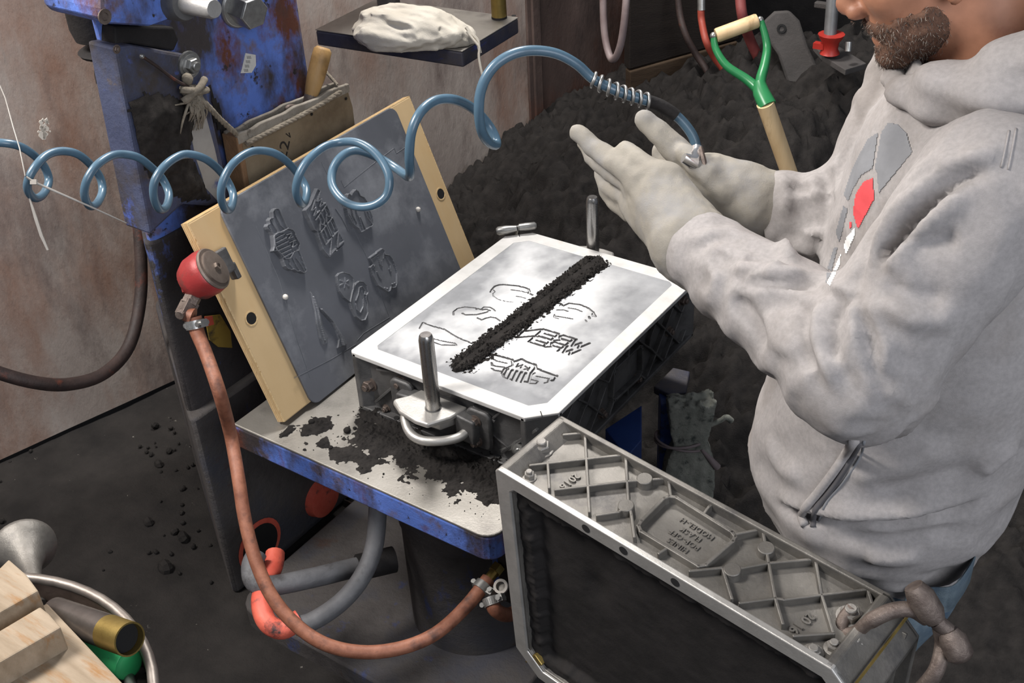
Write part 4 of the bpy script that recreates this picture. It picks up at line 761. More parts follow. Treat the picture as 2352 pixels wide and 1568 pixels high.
# brass seam lines at the cut corners, brass wear bits inside, holes in the rim
for xx, yy, sx, sy in ((.019, FL - .019, -1, 1), (FW - .019, .019, 1, -1)):
    n_ = norm(A(sx, sy, 0)); q0 = CO + CR @ (A(xx, yy, 0) + n_ * .0004); mb = MB(); mb.box(CO + CR @ (A(xx, yy, -CHH / 2) + n_ * .0003), (.003, .002, CHH - .004), CR @ np.stack([norm(A(-n_[1], n_[0], 0)), n_, A(0, 0, 1)], 1)); build(mb, 'corner_seam', BRASS, cbody, 0)
mb = MB(); mb.box(CO + CR @ A(FW - .043, .043, -.008), (.022, .016, .012), CR @ _rot((0, 0, .78))); mb.box(CO + CR @ A(FW - .026, .03, -.006), (.014, .016, .010), CR @ _rot((0, 0, .78))); build(mb, 'brass_wear_piece', BRASS, crim, 0, .002)
for (x, y) in ((.013, .17), (.013, .32), (.012, .235)):
    mb = MB(); mb.lathe([(.007, -.001), (.007, .0005)], CO + CR @ A(x, y, 0), CR[:, 2], 14); build(mb, 'hole', HOLE, crim)
# sand inside the cope
xs = np.arange(.024, FW - .0239, .003); ys = np.arange(.024, FL - .0239, .003); X, Y = np.meshgrid(xs, ys, indexing='ij'); ed = np.minimum(np.minimum(X - .024, FW - .024 - X), np.minimum(Y - .024, FL - .024 - Y))
nz = fbm(np.stack([X * 60, Y * 60], -1), 4) - .5; st_ = 1 / (1 + np.exp(-(ed - .030 - .012 * nz) / .0015))
Z = -.010 - .016 * st_ + .006 * nz * (1 - st_) * np.clip(ed / .01, 0, 1) - .007 * np.exp(-(((X - .17) / .035) ** 2 + ((Y - .16) / .022) ** 2)) + .002 * nz
V = np.stack([X.ravel(), Y.ravel(), Z.ravel()], 1) @ CR.T + CO; n, m = X.shape; i = (np.arange(n - 1)[:, None] * m + np.arange(m - 1)[None]).ravel()
SANDC = mat('smooth_black_sand', [(33, 31, 30), (44, 41, 40)], .85, 0, 14, 8, .3, 300, None, .2, 0, [], .003)
build((V, np.stack([i, i + m, i + m + 1, i + 1], 1)), 'sand_fill', SANDC, cope, 180, label='dark rammed sand inside the flask')
# out-of-frame stand the cope rests on
st = thing('flask_stand', 'steel trestle stand under the upright flask', 'stand', CO + CR @ A(.47, .3, -.07) + A(0, 0, FZ + .26 - .004))
mb = MB(); b0 = CO + CR @ A(.478, .40, -.072); mb.box(b0, (.016, .30, .16), CR); build(mb, 'stand_top', GRIME, st, 0, .003)
for yy in (.28, .52):
    for zz in (-.01, -.13):
        q = CO + CR @ A(.486, yy, zz); mb = MB(); mb.cyl(q, A(q[0], q[1], FZ - .004), .014, 10); build(mb, 'leg', GRIME, st, 40)
# ------------------------------------------------------------------ pattern board leaning on the column
BO = A(-.08685763, -.12368213, TZ + .0); az, le, BW, BH = 1.59611201, .37049322, .69669457, .44657139
bu = A(math.cos(az), math.sin(az), 0); bn0 = A(-math.sin(az), math.cos(az), 0); bv = math.cos(le) * A(0, 0, 1) + math.sin(le) * bn0; bn = np.cross(bu, bv)
BO = BO + A(0, 0, .012)
BR = np.stack([bu, bv, bn], 1)
def buv(px, py, off=0.0): q = BR.T @ (onp(px, py, BO + bn * off, bn) - BO); return np.array([q[0], q[1]])
def bpt(u, v, wz=0): return BO + BR @ A(u, v, wz)
board = thing('pattern_board', 'plywood pattern board with grey plate of raised emblems leaning on the machine', 'pattern', BO)
BT = .024
mb = MB(); mb.prism([(0, 0), (BW, 0), (BW, BH), (0, BH)], -BT, 0, BO, BR); ply = build(mb, 'plywood', PLY, board, 0, .003)
for i in range(4):
    z = -BT + .003 + i * .0058
    mb = MB(); mb.prism([(-.0008, .002), (BW + .0008, .002), (BW + .0008, BH + .0008), (-.0008, BH + .0008)], z, z + .0032, BO, BR); build(mb, 'ply_edge', PLYE if i % 2 else PLY, ply, 0)
for px, py in ((577, 731), (1012, 445)):
    c = buv(px, py); mb = MB(); mb.lathe([(.0155, .0002), (.0155, .0010), (.0125, .0010), (.012, .0003)], bpt(c[0], c[1]), bn, 24); mb2 = MB(); mb2.lathe([(.0125, .0002), (.0125, .0006)], bpt(c[0], c[1]), bn, 24)
    build(mb, 'bolt_hole_ring', PLYE, ply, 40); build(mb2, 'bolt_hole', HOLE, ply)
pu0, pv1 = buv(497, 475); pu1 = buv(908, 258)[0]; pv0 = buv(712, 937)[1]
mb = MB(); mb.prism(rrect((pu0, pv0), (pu1, pv1), .022, 6), 0, .006, BO, BR); plate = build(mb, 'metal_plate', PLATE, board, 0, .0015)
PT = .006
# long seam and step lines on the plate
lines = [([(738, 372), (800, 500), (842, 590), (893, 725)], .0006), ([(770, 478), (785, 500), (800, 530)], .0016), ([(588, 520), (640, 640), (682, 780), (712, 868)], .0005), ([(676, 868), (760, 825), (818, 790)], .0006), ([(783, 415), (790, 430), (862, 372), (905, 340), (910, 352), (935, 335)], .0006), ([(820, 782), (835, 765), (895, 728)], .0006)]
mb = MB()
for ln, r in lines: mb.tube([bpt(*buv(x, y, PT), PT + .0001) for x, y in ln], r, 6)
build(mb, 'parting_lines', RELIEF, plate, 60)
for px, py in ((654, 682), (959, 481)):
    c = buv(px, py, PT); mb = MB(); mb.ball(bpt(c[0], c[1], PT + .002), (.0062, .0062, .0058), 12, BR); build(mb, 'locating_pin', mat('pale_pin', [(196, 190, 180), (212, 206, 198)], .5), plate, 60)
c7 = lambda x, y: tuple(buv(600 + x * .2551, 430 + y * .2551, PT + .004))
def emblem(name, outlines, base, lines, lab, hole=(), res=.0009):
    O = [np.array([c7(*q) for q in o]) for o in outlines]; al = np.vstack(O); lo, hi = al.min(0) - .006, al.max(0) + .006
    X, Y = np.meshgrid(np.arange(lo[0], hi[0], res), np.arange(lo[1], hi[1], res), indexing='ij'); H = np.zeros(X.shape)
    for o in O:
        d = dist_lines(X, Y, [np.vstack([o, o[:1]])]); sd = np.where(inside(X, Y, o), d, -d) * 1000
        H = np.maximum(H, base * np.clip((sd + .8) / 1.0, 0, 1)); 
    for pts, wd, ht in lines:
        P = np.array([c7(*q) for q in pts]); d = dist_lines(X, Y, [P]) * 1000; H = np.maximum(H, ht * np.clip((wd + .5 - d) / .9, 0, 1))
    for pts, wd, ht in hole:
        P = np.array([c7(*q) for q in pts]); d = dist_lines(X, Y, [P]) * 1000; H = np.where(H > ht, np.maximum(ht, H - (H - ht) * np.clip((wd + .5 - d) / .8, 0, 1)), H)
    V = np.stack([X.ravel(), Y.ravel(), PT - .0004 + H.ravel() * .0012], 1) @ BR.T + BO; n, m = X.shape; i = (np.arange(n - 1)[:, None] * m + np.arange(m - 1)[None]).ravel(); F = np.stack([i, i + m, i + m + 1, i + 1], 1)
    F = F[(H.ravel()[F] > .02).any(1)]; u = np.unique(F); re = -np.ones(len(V), int); re[u] = np.arange(len(u)); build((V[u], re[F]), name, RELIEF, plate, 50, label=lab)
so = [(140, 195), (158, 222), (175, 262), (215, 350), (225, 372), (265, 383), (283, 405), (300, 460), (330, 510), (325, 575), (345, 620), (372, 690), (395, 750), (385, 768), (362, 768), (338, 755), (310, 758), (285, 738), (255, 742), (225, 732), (205, 710), (190, 672), (180, 640), (150, 600), (125, 574), (95, 575), (104, 545), (100, 480), (92, 430), (72, 400), (48, 376), (38, 356), (46, 340), (66, 334), (58, 300), (72, 282), (94, 280), (90, 225), (105, 202), (125, 195)]
sh = [(100, 440), (130, 415), (165, 408), (205, 385), (225, 374), (265, 385), (285, 410), (300, 460), (328, 512), (320, 570), (278, 582), (262, 610), (245, 640), (205, 648), (165, 605), (125, 570), (106, 520), (100, 440)]
emblem('winged_shield_emblem', [so], 5.5, [(so + [so[0]], 1.3, 9), (sh, 1.5, 10.5), ([(108, 210), (118, 260), (160, 345), (200, 378)], 1.1, 8.5), ([(72, 292), (92, 335), (130, 392)], 1.1, 8.5), ([(50, 352), (88, 408)], 1.1, 8.5), ([(108, 470), (188, 425)], 1.7, 10), ([(115, 505), (208, 458)], 1.7, 10), ([(125, 540), (222, 492)], 1.7, 10), ([(142, 572), (240, 528)], 1.7, 10), ([(165, 603), (252, 562)], 1.7, 10), ([(186, 632), (262, 592)], 1.7, 10), ([(200, 440), (285, 590)], 1.2, 9.5),
    ([(212, 432), (252, 418), (226, 466), (266, 450)], 1.3, 11.5), ([(240, 500), (292, 480)], 1.3, 11.5), ([(266, 492), (262, 545), (300, 520)], 1.3, 11.5), ([(235, 640), (245, 700), (280, 738)], 1.2, 9), ([(270, 645), (310, 720), (335, 752)], 1.2, 9), ([(300, 640), (345, 700), (385, 764)], 1.2, 9)], 'raised emblem of a winged striped shield with the letters NK')
wo = [(430, 160), (492, 18), (518, 36), (500, 112), (552, 152), (556, 188), (600, 232), (622, 300), (660, 372), (690, 420), (732, 492), (724, 524), (600, 626), (570, 592), (545, 560), (512, 470), (490, 400), (465, 385), (442, 335), (405, 255), (385, 212)]
emblem('letters_relief', [wo], 5.5, [(wo + [wo[0]], 1.3, 9), *[(l, 1.7, 10.5) for l in wren_lines((515, 45), (478, 108), (722, 490), (668, 545))], *[(l, 1.6, 10.5) for l in wren_lines((468, 118), (428, 190), (655, 556), (605, 612))]], 'raised letters reading WREN set one above another')
po = [(765, 70), (780, 60), (800, 78), (815, 50), (838, 25), (862, 38), (880, 78), (915, 95), (945, 140), (965, 210), (990, 270), (996, 330), (985, 352), (888, 406), (870, 372), (838, 350), (808, 318), (775, 260), (755, 190), (758, 110)]
emblem('paw_emblem', [po], 5, [(po + [po[0]], 1.3, 8.5), ([(800, 195), (815, 260), (850, 325)], 1.2, 8.5), ([(835, 175), (850, 240), (880, 305), (905, 390)], 1.2, 8.5), ([(880, 270), (925, 375)], 1.2, 8.5), ([(920, 200), (935, 260), (985, 330)], 1.2, 8.5), ([(945, 215), (975, 300)], 1.2, 8.5), ([(770, 225), (830, 330)], 1.2, 8)], 'raised paw shaped emblem partly behind the blue hose')
po = [(975, 638), (1085, 553), (1106, 568), (1108, 606), (1150, 612), (1182, 650), (1202, 705), (1218, 765), (1218, 868), (1204, 902), (1180, 906), (1166, 900), (1158, 930), (1138, 940), (1114, 922), (1050, 882), (1002, 795), (980, 722), (1008, 690)]
emblem('paw_emblem', [po], 3.2, [(po + [po[0]], 1.3, 6), ([(1040, 598), (1065, 690), (1088, 715), (1080, 660)], 1.1, 5.5), ([(1122, 630), (1160, 700), (1166, 765), (1150, 735)], 1.1, 5.5), ([(1020, 700), (1010, 720), (1020, 745)], 1.1, 5.5), ([(1040, 760), (1062, 810), (1082, 830)], 1, 5), ([(990, 650), (1060, 600)], 1, 5.5), ([(1100, 590), (1100, 640)], 1, 5.5), ([(1112, 905), (1118, 912)], 1.6, 6), ([(1134, 912), (1140, 915)], 1.6, 6), ([(1180, 870), (1186, 874)], 1.6, 6), ([(1200, 862), (1204, 862)], 1.6, 6)], 'raised paw shaped emblem with a row of beads at its tip')
co = [(680, 800), (700, 778), (740, 766), (790, 780), (825, 815), (835, 855), (828, 910), (850, 872), (878, 848), (915, 850), (948, 885), (962, 945), (940, 985), (955, 1050), (960, 1130), (935, 1192), (900, 1200), (850, 1160), (815, 1095), (800, 1035), (745, 992), (705, 935), (686, 865)]
emblem('scroll_emblem', [co], 3.0, [(co + [co[0]], 1.2, 5.5), ([(832, 900), (815, 960), (802, 1030)], 1.1, 5.5), ([(850, 1020), (872, 960), (880, 905), (905, 892), (932, 930), (928, 965), (945, 975)], 1.2, 5.8), ([(905, 930), (916, 1000), (916, 1075), (890, 1130), (858, 1100), (850, 1050)], 1.0, 5.2), ([(760, 850), (755, 812)], 1.8, 4.2), ([(765, 855), (788, 838)], 1.8, 4.2), ([(765, 868), (790, 890)], 1.8, 4.2), ([(755, 870), (752, 905)], 1.8, 4.2), ([(745, 862), (710, 885)], 1.8, 4.2), ([(745, 852), (712, 838)], 1.8, 4.2)], 'raised scroll emblem with a six petal flower')
v1 = [(452, 942), (478, 985), (520, 1080), (545, 1180), (568, 1280), (604, 1345), (598, 1398), (572, 1418), (535, 1360), (505, 1230), (492, 1120), (470, 1020)]
v2 = [(520, 1075), (560, 1105), (620, 1170), (690, 1260), (735, 1340), (775, 1412), (690, 1448), (705, 1370), (660, 1250), (600, 1170), (550, 1125)]
emblem('feather_relief', [v1, v2], 3.5, [([(470, 985), (510, 1110), (540, 1260), (575, 1380)], 1.5, 6), ([(540, 1100), (640, 1210), (720, 1350), (740, 1420)], 2.2, 8)], 'two raised feather shapes meeting in a point')

# ------------------------------------------------------------------ red vibrator on the board and its hose
vb = thing('air_vibrator', 'small red air vibrator clamped on the left edge of the pattern board', 'vibrator', bpt(-.02, buv(480, 640)[1], .0))
vc = onp(452, 640, BO + bn * .02, bn); vd = onp(494, 614, BO + bn * .062, bn); va = norm(vd - vc); L0 = np.linalg.norm(vd - vc)
mb = MB(); mb.lathe([(.012, -.028), (.034, -.018), (.043, .0), (.045, L0 * .55), (.043, L0 * .8), (.041, L0 * .85)], vc, va, 28)
nk = onp(446, 676, BO + bn * .02, bn); mb.tube([vc + (nk - vc) * .25, vc + (nk - vc) * .7, nk], [.036, .026, .022], 16); build(mb, 'body', REDP, vb, 40)
mb = MB(); mb.lathe([(.041, L0 * .82), (.0425, L0 * .90), (.040, L0 * .97), (.034, L0 * .98), (.034, L0 * 1.06), (.031, L0 * 1.09)], vc, va, 28); mb.lathe([(.0085, L0 * 1.08), (.0085, L0 * 1.22), (.0045, L0 * 1.22), (.0045, L0 * 1.12)], vc, va, 6); build(mb, 'end_cap', mat('worn_cap_steel', [(104, 92, 84), (136, 124, 114)], .45, .6, 20, 5, .1), vb, 30)
mb = MB(); e0 = onp(522, 600, BO + bn * .03, bn); mb.box(e0 + bn * -.012, (.05, .034, .012), np.stack([bv, bu, bn], 1)); mb.box(onp(536, 622, BO + bn * .012, bn), (.034, .012, .022), np.stack([bv, bu, bn], 1)); build(mb, 'clamp', ALUD, vb, 0, .003)
mb = MB(); n1 = onp(438, 692, BO + bn * .02, bn); nd = norm(n1 - nk); mb.lathe([(.0165, 0), (.0165, .022)], nk + nd * .002, nd, 6); q_ = nk + nd * .014; mb.box(q_ + nd * .018, (.026, .026, .03), frame(nd, va)); mb.cyl(q_ + nd * .02, q_ + nd * .02 + norm(-bu + bn * .3) * .026, .009, 12); build(mb, 'elbow_fitting', BOLT, vb, 30, .001)
hs = q_ + nd * .03
mb = MB(); hp = at(444, 728, np.linalg.norm(hs - CLOC) - .005); mb.tube([hs, (hs + hp) / 2, hp], [.012, .0145, .0175], 14); build(mb, 'hose_barb', HOSER, vb, 60)
dv0 = np.linalg.norm(hp - CLOC)
P = cr([hp, at(452, 760, dv0), at(476, 820, dv0 - .02), at(505, 905, dv0 - .05), at(530, 1000, 2.33), at(548, 1100, 2.30), at(562, 1190, 2.29), at(585, 1280, 2.28), at(622, 1365, 2.27), at(675, 1430, 2.26), at(745, 1478, 2.25), at(830, 1497, 2.25), at(920, 1488, 2.25), at(1000, 1455, 2.26), at(1068, 1395, 2.28), at(1122, 1330, 2.30)], 7)
ah = thing('air_hose', 'reddish brown rubber air hose sagging from the red vibrator below the table', 'hose', P.min(0))
mb = MB(); mb.tube(P, np.r_[np.linspace(.0155, .0128, 12), np.full(len(P) - 22, .0128), np.linspace(.0128, .0145, 10)], 14); build(mb, 'tube', HOSER, ah, 60)
def clampband(c, ax, r, name='hose_clamp', parent=ah):
    mb = MB(); mb.lathe([(r, -.008), (r + .0012, -.008), (r + .0012, .008), (r, .008)], c, ax, 22)
    f = frame(ax); q = c + f[:, 0] * (r + .005); mb.box(q, (.012, .016, .014), f); mb.cyl(q - f[:, 1] * .013, q + f[:, 1] * .014, .005, 8); mb.cyl(c - f[:, 0] * (r + .003) - f[:, 1] * .008, c - f[:, 0] * (r + .003) + f[:, 1] * .008, .005, 8)
    for k in range(8): a = .6 + k * .25; mb.box(c + f[:, 0] * math.cos(a) * (r + .0014) + f[:, 1] * math.sin(a) * (r + .0014), (.0014, .0014, .010), np.stack([f[:, 0] * math.cos(a) + f[:, 1] * math.sin(a), -f[:, 0] * math.sin(a) + f[:, 1] * math.cos(a), f[:, 2]], 1))
    return build(mb, name, BOLTS, parent, 30)
clampband(P[4], P[5] - P[3], .0165); clampband(P[-3], P[-1] - P[-4], .0165)
mb = MB(); e = P[-1]; ed = norm(P[-1] - P[-3]); mb.cyl(e, e + ed * .03, .010, 12); mb.lathe([(.014, .018), (.014, .034)], e, ed, 6); build(mb, 'hose_fitting', BRASS, ah, 30)
# valve block on the machine that takes the hose
vq = e + ed * .035
mb = MB(); mb.box(vq + A(.02, .02, -.03), (.05, .04, .13)); mb.cyl(vq + A(0, -.01, -.06), vq + A(-.02, -.03, -.065), .008, 10); build(mb, 'valve_block', BLACK, mach, 0, .004)
mb = MB(); mb.lathe([(.014, 0), (.014, .008), (.009, .008), (.009, 0)], at(1152, 1347, 2.27), norm(CLOC - at(1152, 1347, 2.27)) + A(-.3, 0, 0), 20); build(mb, 'white_ring', PLASTIC, mach, 40)
P2 = cr([at(1128, 1376, 2.27), at(1138, 1400, 2.27), at(1165, 1412, 2.3), at(1200, 1400, 2.33)], 5); mb = MB(); mb.tube(P2, .014, 12); h2 = build(mb, 'short_hose', HOSER, mach, 60)
clampband(P2[1], P2[2] - P2[0], .0155, parent=mach)

# ------------------------------------------------------------------ wooden pocket hung on the column, with rope and a wood-handled tool
PX = -.325
pk = thing('hanging_pocket', 'dusty grey wooden box hung by a rope on the blue column', 'box', A(PX, .28, .02))
pa_, pb_ = onx(547, 318, PX), onx(797, 200, PX); pu = norm(pb_ - pa_); pv = norm(np.cross(A(1, 0, 0), pu)); PR = np.stack([pu, pv, A(1, 0, 0)], 1); PL = np.linalg.norm(pb_ - pa_)
def prism_p(poly, z0, z1): mb = MB(); mb.prism(poly, z0, z1, pa_, PR); return mb
build(prism_p([(0, 0), (PL * .5, .002), (PL, 0), (PL + .012, -.05), (PL + .014, -.30), (.0, -.30)], -.006, 0), 'front_panel', CARD, pk, 0, .002)
build(prism_p([(0, 0), (PL, 0), (PL + .01, -.30), (.0, -.30)], -.042, -.036), 'back_panel', CARD, pk, 0, .002)
mb = prism_p([(-.006, .004), (.008, .006), (.008, -.30), (-.006, -.30)], -.042, .003); build(mb, 'side_strip', mat('brown_worn_edge', [(112, 84, 58), (140, 108, 78)], .8, 0, 14, 7, .4, 60), pk, 0, .003)
mb = MB(); xs_ = np.linspace(-.004, PL + .004, 40); prof = [(x, .010 + .006 * (vnoise(A(x * 30, 3.1, 0)[None])[0] - .5)) for x in xs_]
mb.prism(prof + [(PL + .004, -.012), (-.004, -.012)], -.006, .004, pa_, PR); mb.prism([(x, y - .002) for x, y in prof] + [(PL, -.02), (0, -.02)], -.038, -.030, pa_, PR); build(mb, 'weathered_rim', CARDE, pk, 0, .002)
for (x, y) in ((.03, -.03), (PL - .012, -.022), (.21, -.02), (.13, -.014)):
    mb = MB(); mb.lathe([(.0035, 0), (.0035, .001)], pa_ + PR @ A(x, y, .004), (1, 0, 0), 10); build(mb, 'nail_hole', HOLE, pk)
V, F = text_mesh('22', .05, .0006); f_ = onx(652, 345, PX); a_ = math.radians(62); tx = pu * math.cos(a_) + pv * math.sin(a_)
V = np.c_[V[:, 0] * .9, V[:, 1] * .8, V[:, 2]]
build((V @ np.stack([tx, np.cross(A(1, 0, 0), tx), A(1, 0, 0)], 1).T + f_ + A(.0006, 0, 0), F), 'ink_number', INK, pk, 0)
mb = MB(); mb.tube([onx(*q, PX + .001) for q in [(657, 307), (667, 315), (664, 305)]], .0012, 6); build(mb, 'ink_tick', INK, pk)
rp = thing('rope', 'dirty frayed rope that ties the wooden pocket to the column', 'rope', onx(545, 305, PX + .01))
k0 = onx(436, 205, X1 + .016)
def twist(P, r, parent, name='strand'):
    P = np.asarray(P); T = np.gradient(P, axis=0); s = np.r_[0, np.cumsum(np.linalg.norm(np.diff(P, axis=0), axis=1))]; mb = MB()
    for k in range(3):
        q = []
        for i in range(len(P)): f = frame(T[i], (0, .3, 1)); a = s[i] / (r * 7) * 6.28 + k * 2.094; q.append(P[i] + (f[:, 0] * math.cos(a) + f[:, 1] * math.sin(a)) * r * .5)
        mb.tube(q, r * .62, 6)
    return build(mb, name, ROPE, parent, 60)
twist(cr([k0, onx(470, 236, CX + .09), onx(510, 278, CX + .08), onx(543, 308, PX + .008)], 24), .0055, rp)
twist(cr([onx(566, 330, PX + .008), onx(640, 292, PX + .009), onx(720, 250, PX + .008), onx(782, 211, PX + .008)], 40), .0055, rp)
twist(cr([onx(775, 195, PX + .0), onx(762, 180, PX - .02), onx(748, 164, PX - .04), onx(738, 150, CX + .02)], 14), .0035, rp)
mb = MB(); rs = np.random.RandomState(2)
for i in range(7): mb.ball(k0 + A(.004, rs.normal(0, .014), rs.normal(0, .010)), A(.013, .017, .012) * rs.uniform(.7, 1.1), 10, _rot(rs.rand(3) * 3))
mb.tube(cr([k0 + A(.01, -.03, .012), k0 + A(.022, 0, .0), k0 + A(.012, .03, -.01)], 6), .007, 8); mb.tube(cr([k0 + A(.01, -.03, -.012), k0 + A(.024, 0, .004), k0 + A(.012, .03, .012)], 6), .007, 8); build(mb, 'knot', ROPE, rp, 180)
mb = MB(); k1 = onx(440, 250, X1 + .012)
for i in range(46):
    a0 = k0 + A(.008, rs.normal(0, .01), -.012); b0 = k1 + A(rs.uniform(0, .012), rs.normal(0, .014), rs.normal(-.012, .02)); mb.tube(cr([a0, (a0 + b0) / 2 + A(.012, rs.normal(0, .008), 0), b0], 4), np.linspace(.0035, .0012, 9), 5)
build(mb, 'frayed_end', ROPE, rp, 60)
mb = MB(); mb.tube(cr([k0 + A(.01, -.01, .01), onx(400, 182, X1 + .03), onx(360, 152, X1 + .03), onx(326, 129, X1 + .035)], 6), .003, 8); build(mb, 'wire_tail', HOSEK, rp, 60)
mb = MB(); mb.ball(onx(326, 129, X1 + .035), (.005,) * 3, 8); build(mb, 'wire_tip', BOLTS, rp, 60)
hk = thing('wood_handled_tool', 'hand tool with worn wooden handle stuck in the hanging pocket', 'tool', onx(700, 255, PX - .02))
h0_, h1_ = onx(742, 112, PX - .015), onx(713, 224, PX - .02); hx = norm(h0_ - h1_); HL = np.linalg.norm(h0_ - h1_)
mb = MB(); mb.lathe([(.0135, 0), (.017, .02), (.020, HL * .45), (.0205, HL * .8), (.0195, HL * .97), (.014, HL * 1.03)], h1_, hx, 20); build(mb, 'handle', WOODH, hk, 50)
mb = MB(); mb.lathe([(.011, -.045), (.0145, .002), (.0145, .008)], h1_, hx, 14); mb.tube([h1_ - hx * .03, h1_ - hx * .16], [.008, .006], 8); build(mb, 'ferrule', BOLT, hk, 40)
mb = MB(); mb.tube(cr([h1_ - hx * .05, onx(680, 248, PX - .03), onx(664, 246, PX - .03), onx(658, 252, PX - .03), onx(668, 258, PX - .03)], 5), .0065, 8); build(mb, 'metal_hook', BOLT, hk, 60)

# ------------------------------------------------------------------ cloth bag on the squeeze plate
bag = thing('cloth_bag', 'crumpled white cotton bag with a draw string lying on the squeeze plate', 'bag', onz(960, 70, PZ))
def bp(px, py, z=0): return onz(px, py, PZ + z)
B0, B1, B2 = bp(900, 62, .03), bp(985, 75, .03), bp(1062, 78, .035)
def bagf(P):
    d = ell(P, bp(905, 66, .035), A(.105, .085, .048), frame((0, 0, 1), B1 - B0)); d = smin(d, ell(P, bp(975, 72, .03), A(.10, .065, .036), frame((0, 0, 1), B2 - B0)), .03)
    d = smin(d, cap(P, bp(1005, 72, .03), bp(1066, 88, .015), .042, .022), .03); d = smin(d, cap(P, bp(1022, 50, .03), bp(1045, 64, .02), .014, .02), .02)
    q = P @ frame((0, 0, 1), B2 - B0); n = fbm(q * A(14, 34, 34), 4) - .5; n2 = np.abs(fbm(q * A(7, 22, 22) + 4, 3) - .5)
    d = d - .020 * n + .05 * n2 - .006; return np.maximum(d, PZ + .0035 - P[:, 2])
V, F = nets(bagf, bp(955, 60, .06) - .24, bp(955, 60, .06) + .24, .004); V = V[:, :]; build((V, F), 'bag_body', CLOTH, bag, 180)
mt = bp(1080, 92, .03)
mb = MB(); pa2 = [at(x, y, np.linalg.norm(mt - CLOC) - .02) for x, y in [(1070, 62), (1080, 75), (1090, 84), (1098, 94), (1100, 108), (1103, 122)]]; mb.tube(cr(pa2, 4), .004, 6); mb.tube(cr([at(x, y, np.linalg.norm(mt - CLOC) - .025) for x, y in [(1072, 72), (1085, 88), (1095, 100), (1101, 110), (1100, 130), (1105, 160), (1113, 188)]], 4), .0032, 6); build(mb, 'draw_string', CLOTH, bag, 60)

# ------------------------------------------------------------------ coiled blue air hose
tr = [(-60, 350, 0), (-20, 330, 0), (15, 329, .0), (50, 338, .01), (82, 360, .03), (103, 385, .05), (112, 415, .055), (100, 445, .03), (80, 455, .0), (64, 437, -.03), (66, 410, -.045), (85, 378, -.04), (110, 355, -.02), (143, 347, .0), (178, 354, .015), (208, 378, .04), (230, 408, .06), (235, 440, .055), (222, 468, .02), (205, 472, -.01), (194, 448, -.035), (199, 415, -.045), (220, 382, -.04), (250, 360, -.02), (280, 354, 0), (318, 362, .015), (352, 388, .04), (374, 412, .06), (388, 445, .055), (382, 474, .025), (366, 480, -.01), (354, 455, -.035), (354, 420, -.045), (372, 388, -.04), (400, 364, -.02), (430, 354, 0), (470, 364, .015), (503, 390, .04), (525, 420, .06), (536, 450, .055), (530, 478, .025), (518, 480, -.01), (508, 455, -.035), (511, 420, -.045), (530, 382, -.04), (560, 356, -.02), (592, 346, 0), (630, 352, .015), (662, 374, .04), (688, 405, .06), (704, 435, .055), (700, 464, .025), (690, 466, -.01), (680, 440, -.035), (686, 405, -.045), (706, 370, -.04), (740, 340, -.02), (775, 328, 0), (815, 326, .0), (850, 342, -.01), (878, 372, -.02), (894, 410, -.03), (888, 448, -.03), (862, 470, -.03), (826, 475, -.02), (790, 462, 0), (765, 430, .02), (763, 395, .04), (780, 364, .05), (808, 347, .06), (840, 350, .07), (880, 368, .08), (915, 390, .07), (936, 405, .04), (942, 400, 0), (940, 360, -.03), (945, 305, -.045), (963, 262, -.04), (990, 236, -.02), (1020, 227, 0), (1055, 232, .02), (1090, 252, .04), (1118, 282, .06), (1135, 310, .06), (1140, 332, .05), (1122, 326, .02), (1106, 300, -.01), (1100, 260, -.03), (1103, 215, -.04), (1118, 175, -.045), (1145, 143, -.045), (1185, 122, -.04), (1230, 116, -.03), (1280, 124, -.02), (1325, 148, -.01), (1360, 180, 0), (1400, 202, .0), (1440, 218, .0), (1480, 230, .0), (1520, 244, .0), (1560, 272, .0), (1590, 310, .0), (1602, 348, .0)]
def dep(x): return np.interp(x, [-60, 700, 1100, 1400, 1610], [1.86, 1.80, 1.76, 1.76, 1.80])
P = cr([at(x, y, dep(x) + k * 1.0) for x, y, k in tr], 5)
coil = thing('coiled_air_hose', 'coiled blue-grey plastic air hose stretched across to the gloved hands', 'hose', P.min(0))
mb = MB(); mb.tube(P, np.interp(np.arange(len(P)), [0, len(P) * .55, len(P) * .8, len(P)], [.0060, .0062, .0074, .0076]), 12); build(mb, 'tube', HOSEB, coil, 180)
i1 = len(P) - 13 * 5; S = P[-36:-18]; q = []; T = np.gradient(S, axis=0); Sf = cr(S, 14); Tf = np.gradient(Sf, axis=0); sl = np.r_[0, np.cumsum(np.linalg.norm(np.diff(Sf, axis=0), axis=1))]
for i in range(len(Sf)): f = frame(Tf[i], (0, 0, 1)); a = sl[i] / .0125 * 6.28; q.append(Sf[i] + (f[:, 0] * math.cos(a) + f[:, 1] * math.sin(a)) * .0105)
mb = MB(); mb.tube(q, .0026, 6); build(mb, 'spring_guard', BOLTS, coil, 180)
mb = MB(); mb.tube(P[-20:-11], .0096, 12); build(mb, 'hose_sleeve', BLACK, coil, 60)
zt = at(62, 412, 1.80); mb = MB(); mb.box(at(78, 418, 1.79), (.009, .007, .006), RC)
mb.tube([at(60, 406, 1.79), at(78, 418, 1.79), at(140, 445, 1.79), at(220, 480, 1.8), at(290, 512, 1.82)], [.0016, .0018, .0016, .0013, .0008], 6); mb.tube([at(58, 404, 1.8), at(45, 340, 1.82), at(30, 290, 1.84), at(12, 225, 1.86), at(-5, 185, 1.87)], .0009, 6); build(mb, 'cable_tie', PLASTIC, coil, 60)
mb = MB(); mb.tube([at(68, 455, 1.83), at(82, 500, 1.83), at(95, 540, 1.83), at(110, 574, 1.83)], [.0015, .003, .003, .002], 4); build(mb, 'tie_tail', PLASTIC, coil, 60)

